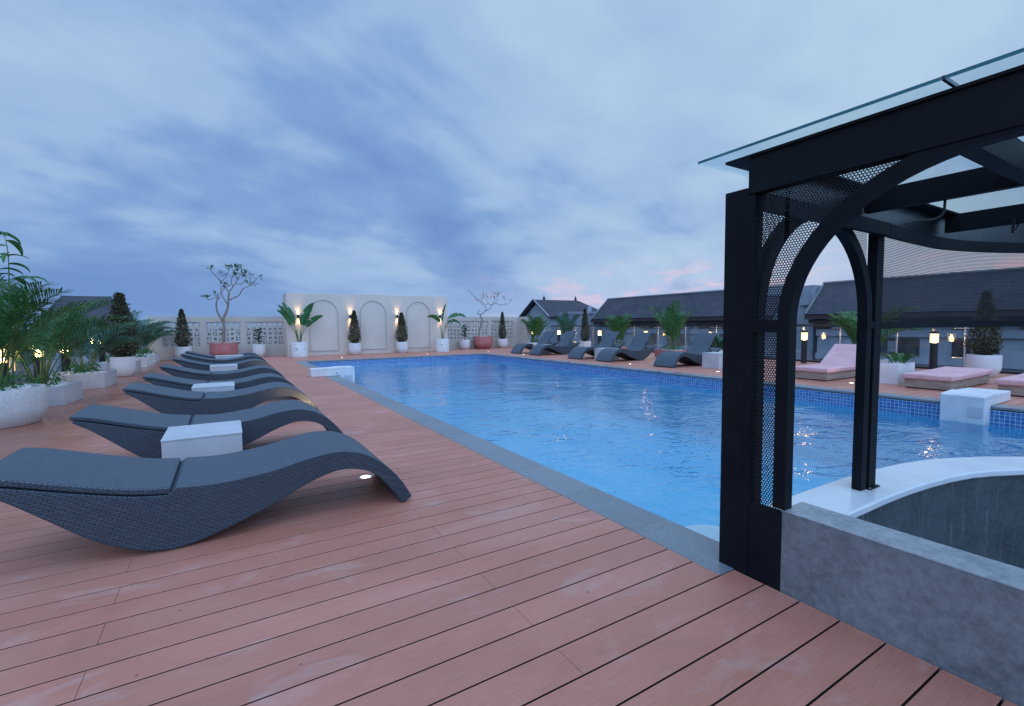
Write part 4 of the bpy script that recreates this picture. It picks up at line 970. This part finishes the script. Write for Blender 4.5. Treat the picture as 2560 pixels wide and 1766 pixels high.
LB = [(-.62, .95, .78, .20, 1.9, .9, -.05), (-.22, 1.0, .9, .24, 1.95, .3, .0), (-.30, .95, 1.0, .22, 2.05, .35, .08), (-.34, .78, .55, .2, 1.9, .9, -.12), (.16, .98, 1.0, .27, 1.3, .3, -.05), (.26, .92, .95, .22, 1.35, .35, .1), (.36, .78, .85, .22, 1.0, .7, -.05), (.22, .85, .8, .2, 1.15, .3, -.15)]
LB = [(-.30, 1.18, .72, .26, 1.25, .9, -.06), (-.16, 1.24, .88, .28, 1.15, .10, .0), (-.24, 1.30, .78, .20, 1.05, .2, .08), (.10, 1.22, .92, .31, 1.12, .15, -.05), (.20, 1.18, .86, .26, 1.18, .1, .1), (.26, 1.12, .72, .26, .75, .35, -.05)]
bird('broad leaved plant in a spotted white pot before the left end of the tall wall', 2.31, 19.3, CP(.29, .57, seed=10), LB, .5)
LB = [(-.12, 1.28, .72, .22, 2.1 - 1.4, 1.1, -.05), (.03, 1.30, .80, .20, 1.38, .1, 0), (.30, 1.45, .85, .22, .42, 1.1, -.04), (.32, 1.25, .75, .2, .35, 1.6, .08)]
bird('broad leaved plant in a spotted white pot before the right end of the tall wall', 7.98, 19.1, CP(.29, .565, seed=11), LB, .5)
# left row
def hexp(x0, x1, y0, y1): c = .22; return [(x0, y0 + c), (x0 + .22, y0), (x1 - .04, y0), (x1, y0 + (y1 - y0) * .97), (x1 - .24, y1 + .02), (x0, y1 - c)]
PG = 'areca palms in planters along the left fence'
def local(poly, x, y): return [(a - x, b - y) for a, b in poly]
cx, cy = -2.50, 9.95
palm('bushy palm in the first grey hexagonal planter, right of the big round pot', cx, cy, HP(local(hexp(-2.95, -2.09, 9.5, 10.4), cx, cy), .29, 'hexconc', 12), 21, 16, 1.7, PG, spread=(.2, 1.3), lw=.018, leaf=.34, z0=.25)
cx, cy = -2.46, 12.3
palm('bushy palm in the second grey hexagonal planter on the left', cx, cy, HP(local(hexp(-2.9, -2.02, 11.83, 12.85), cx, cy), .29, 'hexconc', 13), 22, 15, 1.45, PG, lw=.018, mat=M['palmblue'], spread=(.4, 1.3), leaf=.34, z0=.25)
cx, cy = -2.40, 15.55
palm('bluish palm in the small grey planter beyond the left topiary', cx, cy, HP(local(hexp(-2.8, -2.01, 15.1, 16.0), cx, cy), .29, 'hexconc', 14), 23, 14, 1.5, PG, mat=M['palmblue'], spread=(.3, 1.3), leaf=.3, z0=.25)
cx, cy = -2.40, 17.8
palm('palm in the nearer white planter with black chips on the left', cx, cy, HP(local(hexp(-2.8, -2.0, 17.26, 18.3), cx, cy), .29, 'terr_big', 15), 24, 14, 1.45, PG, mat=M['palmblue'], spread=(.3, 1.3), leaf=.3, z0=.25)
cx, cy = -2.40, 19.85
palm('palm in the farther white planter with black chips before the wall', cx, cy, HP(local(hexp(-2.8, -2.04, 19.35, 20.35), cx, cy), .29, 'terr_big', 16), 25, 12, 1.3, PG, mat=M['palmblue'], spread=(.3, 1.3), leaf=.28, z0=.25)
topiary('large reddish cone topiary in a tall white pot between the left palms', -2.15, 14.38, RP(.235, .47, seed=17, base=.7), .46, 1.50, .35, 4)
t = palm('tall leafy palm in the big speckled round pot at the left photo edge', -2.47, 8.02, RP(.5, .44, 'terr_fine', .86, 18), 31, 16, 1.5, None, lw=.018, z0=.4, spread=(.3, 1.2), leaf=.32, under=True)
m = MB(); st = MB(); rnd = random.Random(5)
for (bx, by, tx, ty, tz) in ((.12, .15, .10, .50, 2.32), (.05, .2, .0, .48, 2.05), (.18, .12, .26, .42, 1.85), (.0, .1, -.05, .62, 2.38)):
    pts = fine([(bx, by, .42), (bx + .03, by + .05, 1.0), (tx + .03, ty - .05, tz - .35), (tx, ty, tz)], 4); st.tube(pts, [.012 - .0007 * k for k in range(len(pts))], 6)
    for k in range(9):
        f_ = .45 + .55 * k / 8; p = pts[int(f_ * (len(pts) - 1))]; az = rnd.random() * 6.28; paddle(m, p, rnd.uniform(-.2, .7), rnd.uniform(.18, .34), .075, az, 1.3, rnd, 0)
m.build('broad_leaves', M['palm'], t, 'all', recalc=False); st.build('canes', M['stemgreen'], t, True)
# right row
PG = 'areca palms in planters along the right fence'
palm('palm in a white chip planter beside the end of the breeze block wall', 13.2, 19.6, HP(local(hexp(12.85, 13.55, 19.2, 20.0), 13.2, 19.6), .25, 'terr_big', 40), 41, 13, 1.5, PG, z0=.2, spread=(.1, .9), leaf=.3, droop=.42)
palm('thin two topped palm behind the second farthest raised lounger', 13.3, 17.25, HP(local(hexp(12.95, 13.65, 16.9, 17.6), 13.3, 17.25), .25, 'hexconc', 42), 43, 8, 1.5, PG, mat=M['palmblue'], z0=.2, spread=(.05, .7), leaf=.28, droop=.42)
palm('palm in a pink box planter between the middle raised loungers', 13.2, 13.75, HP(local([(12.85, 13.3), (13.5, 13.3), (13.5, 14.2), (12.85, 14.2)], 13.2, 13.75), .25, 'redpot', 44), 45, 12, 1.35, PG, z0=.2, spread=(.1, .9), leaf=.3, droop=.42)
palm('tall upright palm in the pink box planter right of the middle loungers', 12.95, 10.95, HP(local([(12.62, 10.45), (13.2, 10.45), (13.3, 11.4), (12.62, 11.4)], 12.95, 10.95), .25, 'redpot', 46), 47, 11, 1.65, PG, z0=.2, spread=(.02, .75), leaf=.3, droop=.42)
palm('palm standing behind the raised pink daybed', 13.1, 5.35, HP(local(hexp(12.75, 13.45, 4.95, 5.8), 13.1, 5.35), .25, 'hexconc', 48), 49, 13, 1.6, PG, z0=.2, spread=(.2, 1.2), leaf=.34)
palm('spiky fan leaved plant right behind the white cube table by the column', 13.1, 9.25, RP(.24, .3, seed=50), 51, 14, .75, PG, mat=M['palmblue'], z0=.25, spread=(.3, 1.4), leaf=.12, stem=.2, under=False)
topiary('slim cone topiary in a square white planter behind the farthest loungers', 13.45, 16.1, HP([(-.19, -.19), (.19, -.19), (.19, .19), (-.19, .19)], .40, 'whitepot', 52), .38, 1.42, .21, 5)
topiary('full cone topiary in a big round white pot behind the flat pink daybed', 13.3, 3.28, RP(.27, .45, seed=53, base=.6), .43, 1.30, .27, 6)
t = thing('box_planter', 'white box planter with a small plant beside the flat pink daybed', 'planter', (10.75, 3.82, 0))
poly_pot(t, [(-.36, -.14), (.36, -.14), (.36, .14), (-.36, .14)], .37, M['whitepot'], 54)
lv, st = palm_fronds(55, 8, .35, z0=.33, leaf=.08, lw=.012, stem=.3, spread=(.4, 1.5)); lv.build('fronds', M['palm'], t, recalc=False); st.build('stems', M['stemgreen'], t, True)
t = thing('glass_vase', 'dark glass vase standing on the white box planter', 'vase', (10.97, 3.80, .371)); MB().lathe([(.03, 0), (.035, .01), (.035, .05), (.03, .055)], 16).build('vase_body', M['window'], t, True)

# ------------------------------------------------------------------ houses beyond the fence
def roof_slab(m, a, b, c, d, th=.12):
    v = [Vector(p) for p in (a, b, c, d)]; n = (v[1] - v[0]).cross(v[3] - v[0]).normalized() * -th
    if n.z > 0: n = -n
    m.add([tuple(p) for p in v] + [tuple(p + n) for p in v], [(0, 1, 2, 3), (7, 6, 5, 4), (0, 4, 5, 1), (1, 5, 6, 2), (2, 6, 7, 3), (3, 7, 4, 0)])
def longhouse(label, y0, y1, winseed):
    t = thing('house', label, 'building'); m = MB(); XE, XR = 24.0, 25.7; ZE, ZR = 1.53, 3.06
    roof_slab(m, (XE, y0, ZE), (XE, y1, ZE), (XR, y1, ZR), (XR, y0, ZR)); roof_slab(m, (XR + 1.7, y0, ZE), (XR + 1.7, y1, ZE), (XR, y1, ZR), (XR, y0, ZR)); m.build('roof', M['roof'], t)
    MB().tube([(XR, y0 - .02, ZR + .03), (XR, y1 + .02, ZR + .03)], .07, 6).build('ridge_cap', M['render2'], t); MB().tube([(XE, y1, ZE + .02), (XR, y1, ZR + .02)], .05, 4).build('verge', M['render2'], t)
    MB().box(XE - .06, XE + .1, y0, y1, ZE - .24, ZE - .06).build('fascia_board', M['trim'], t); m = MB(); m.box(XE + .12, XE + .7, y0 + .1, y1 - .1, ZE - .45, ZE - .25); m.build('soffit', M['trim'], t)
    m = MB(); m.box(24.6, 26.9, y0 + .3, y1 - .3, -14, ZE - .1); m.add([(24.7, y0 + .3, ZE - .1), (26.8, y0 + .3, ZE - .1), (25.7, y0 + .3, ZR - .15)], [(0, 1, 2)]); m.add([(24.7, y1 - .3, ZE - .1), (26.8, y1 - .3, ZE - .1), (25.7, y1 - .3, ZR - .15)], [(0, 1, 2)]); m.build('wall', M['render'], t)
    for zb in (.49, -.62, -2.2):
        MB().box(24.46, 24.6, y0 + .3, y1 - .3, zb, zb + .30).build('balcony_band', M['render'], t)
    rnd = random.Random(winseed); y = y0 + .9; k = 0
    while y < y1 - 1.6:
        w = rnd.uniform(1.3, 2.4)
        for zb, hh in ((.80, .40), (-.30, .72), (-1.8, .9)):
            if zb < 0 and (k + int(zb * 3)) % 3 == 1: continue
            f = MB().box(24.55, 24.60, y, y + w, zb, zb + hh).build('window', M['window'] if rnd.random() < .6 else M['warmwin'], t)
            MB().box(24.53, 24.548, y + w * .42, y + w * .58, zb + hh * .1, zb + hh * .85).build('curtain', M['render2'], f)
        k += 1; y += w + rnd.uniform(.5, 1.1)
    for yy, w in ((y0 + 3.2, 1.2), (y0 + 8.4, 1.6), (y0 + 12.6, 1.0)):
        if yy + w < y1 - .5:
            m = MB(); z0, z1 = -.28, .47; m.quad((24.59, yy, z0), (24.59, yy + w, z0), (24.59, yy + w, z1), (24.59, yy, z1), [(0, z0), (w, z0), (w, z1), (0, z1)]); m.box(24.592, 24.6, yy, yy + w, z0, z1); m.build('brick_panel', M['brick'], t, recalc=False)
    for yy in (y0 + 5.5, y0 + 11.2):
        if yy < y1 - 1: MB().tube([(24.5, yy, -4), (24.5, yy, ZE - .3)], .06, 8).build('drainpipe', M['render2'], t, True)
longhouse('long house with grey tiled roof left of the black column', 13.9, 28.0, 1)
longhouse('long house with grey tiled roof seen through the pavilion mesh', -9.0, 12.3, 2)
t = thing('service_block', 'blue grey stair block between the two long tiled roofs', 'building')
m = MB(); m.box(25.2, 28, 12.5, 15.2, -14, 3.0); m.build('wall', M['render'], t); m = MB(); m.box(24.9, 27, 12.35, 12.49, 1.2, 2.6); m.box(25.0, 25.19, 12.5, 13.1, 2.0, 2.75); m.build('parapet', M['render'], t)
t = thing('house', 'gabled house with grey tiled roof and blue walls in the far right corner', 'building')
ya, ap, hw, xa, xb = 36.0, 3.42, 2.4, 24.0, 29.2; e = 1.85; m = MB()
roof_slab(m, (xa, ya - hw - .05, e - .03), (xb + 2.4, ya - hw - .05, e - .03), (xb, ya, ap), (xa, ya, ap)); roof_slab(m, (xa, ya + hw + .05, e - .03), (xb + 2.4, ya + hw + .05, e - .03), (xb, ya, ap), (xa, ya, ap))
m.add([(xb, ya, ap), (xb + 2.4, ya - hw, e), (xb + 2.4, ya + hw, e)], [(0, 1, 2)]); m.build('roof', M['roof'], t)
m = MB(); m.add([(xa + .4, ya - hw + .3, -14), (xa + .4, ya + hw - .3, -14), (xa + .4, ya + hw - .3, e), (xa + .4, ya, ap - .3), (xa + .4, ya - hw + .3, e)], [(0, 1, 2, 3, 4)]); m.box(xa + .42, xb + 2, ya - hw + .3, ya + hw - .3, -14, e - .15); m.build('wall', M['render'], t)
MB().tube([(xa - .02, ya, ap + .03), (xa - .02, ya - hw - .1, e - .02)], .07, 4).build('bargeboard', M['render'], t); MB().tube([(xa - .02, ya, ap + .03), (xa - .02, ya + hw + .1, e - .02)], .07, 4).build('bargeboard', M['trim'], t)
for x in (xa + 1.2, xb - .3): MB().lathe([(.10, ap - .05), (.10, ap + .12), (.16, ap + .14), (.06, ap + .26), (.03, ap + .42)], 10, x, ya).build('ridge_finial', M['trim'], t, True)
t = thing('house', 'plain blue grey block before the gabled house on the right', 'building'); m = MB(); m.box(24.3, 27.5, 29.0, 32.2, -14, 1.95); m.box(24.2, 27.6, 28.9, 32.3, 1.95, 2.15); m.build('wall', M['render'], t)
MB().lathe([(.16, 2.15), (.17, 2.42), (.12, 2.52), (.03, 2.55)], 14, 25.2, 29.6).build('water_tank', M['render'], t, True)
t = thing('house', 'house with steep grey roof behind the left palms', 'building'); m = MB()
roof_slab(m, (-8.4, 33, 1.4), (-4.9, 33, 1.4), (-5.6, 35, 2.95), (-7.7, 35, 2.95)); roof_slab(m, (-8.4, 37, 1.4), (-4.9, 37, 1.4), (-5.6, 35, 2.95), (-7.7, 35, 2.95)); m.add([(-4.9, 33, 1.4), (-4.9, 37, 1.4), (-5.6, 35, 2.95)], [(0, 1, 2)]); m.add([(-8.4, 33, 1.4), (-8.4, 37, 1.4), (-7.7, 35, 2.95)], [(0, 1, 2)]); m.build('roof', M['roof'], t)
MB().box(-8.1, -5.2, 33.4, 36.6, -14, 1.35).build('wall', M['render'], t)
t = thing('house', 'low grey house with lit rooms behind the left fence', 'building'); m = MB(); m.box(-16, -7.5, 18, 30, -14, .35); m.build('wall', M['render2'], t)
MB().box(-16.2, -7.3, 17.8, 30.2, .35, .55).build('roof', M['trim'], t)
for y in (19, 20.6, 22.4, 25.5): MB().box(-7.49, -7.46, y, y + 1.4, -.55, .12).build('window', emis('lit_room', (1, .55, .22), 2.2), t)

# ------------------------------------------------------------------ render settings
sc.render.engine = 'CYCLES'; cy_ = sc.cycles; cy_.max_bounces = 10; cy_.transparent_max_bounces = 24; cy_.caustics_reflective = False; cy_.caustics_refractive = False; cy_.sample_clamp_indirect = 6
sc.view_settings.view_transform = 'Standard'; sc.view_settings.look = 'None'; sc.view_settings.exposure = 0; sc.view_settings.gamma = 1
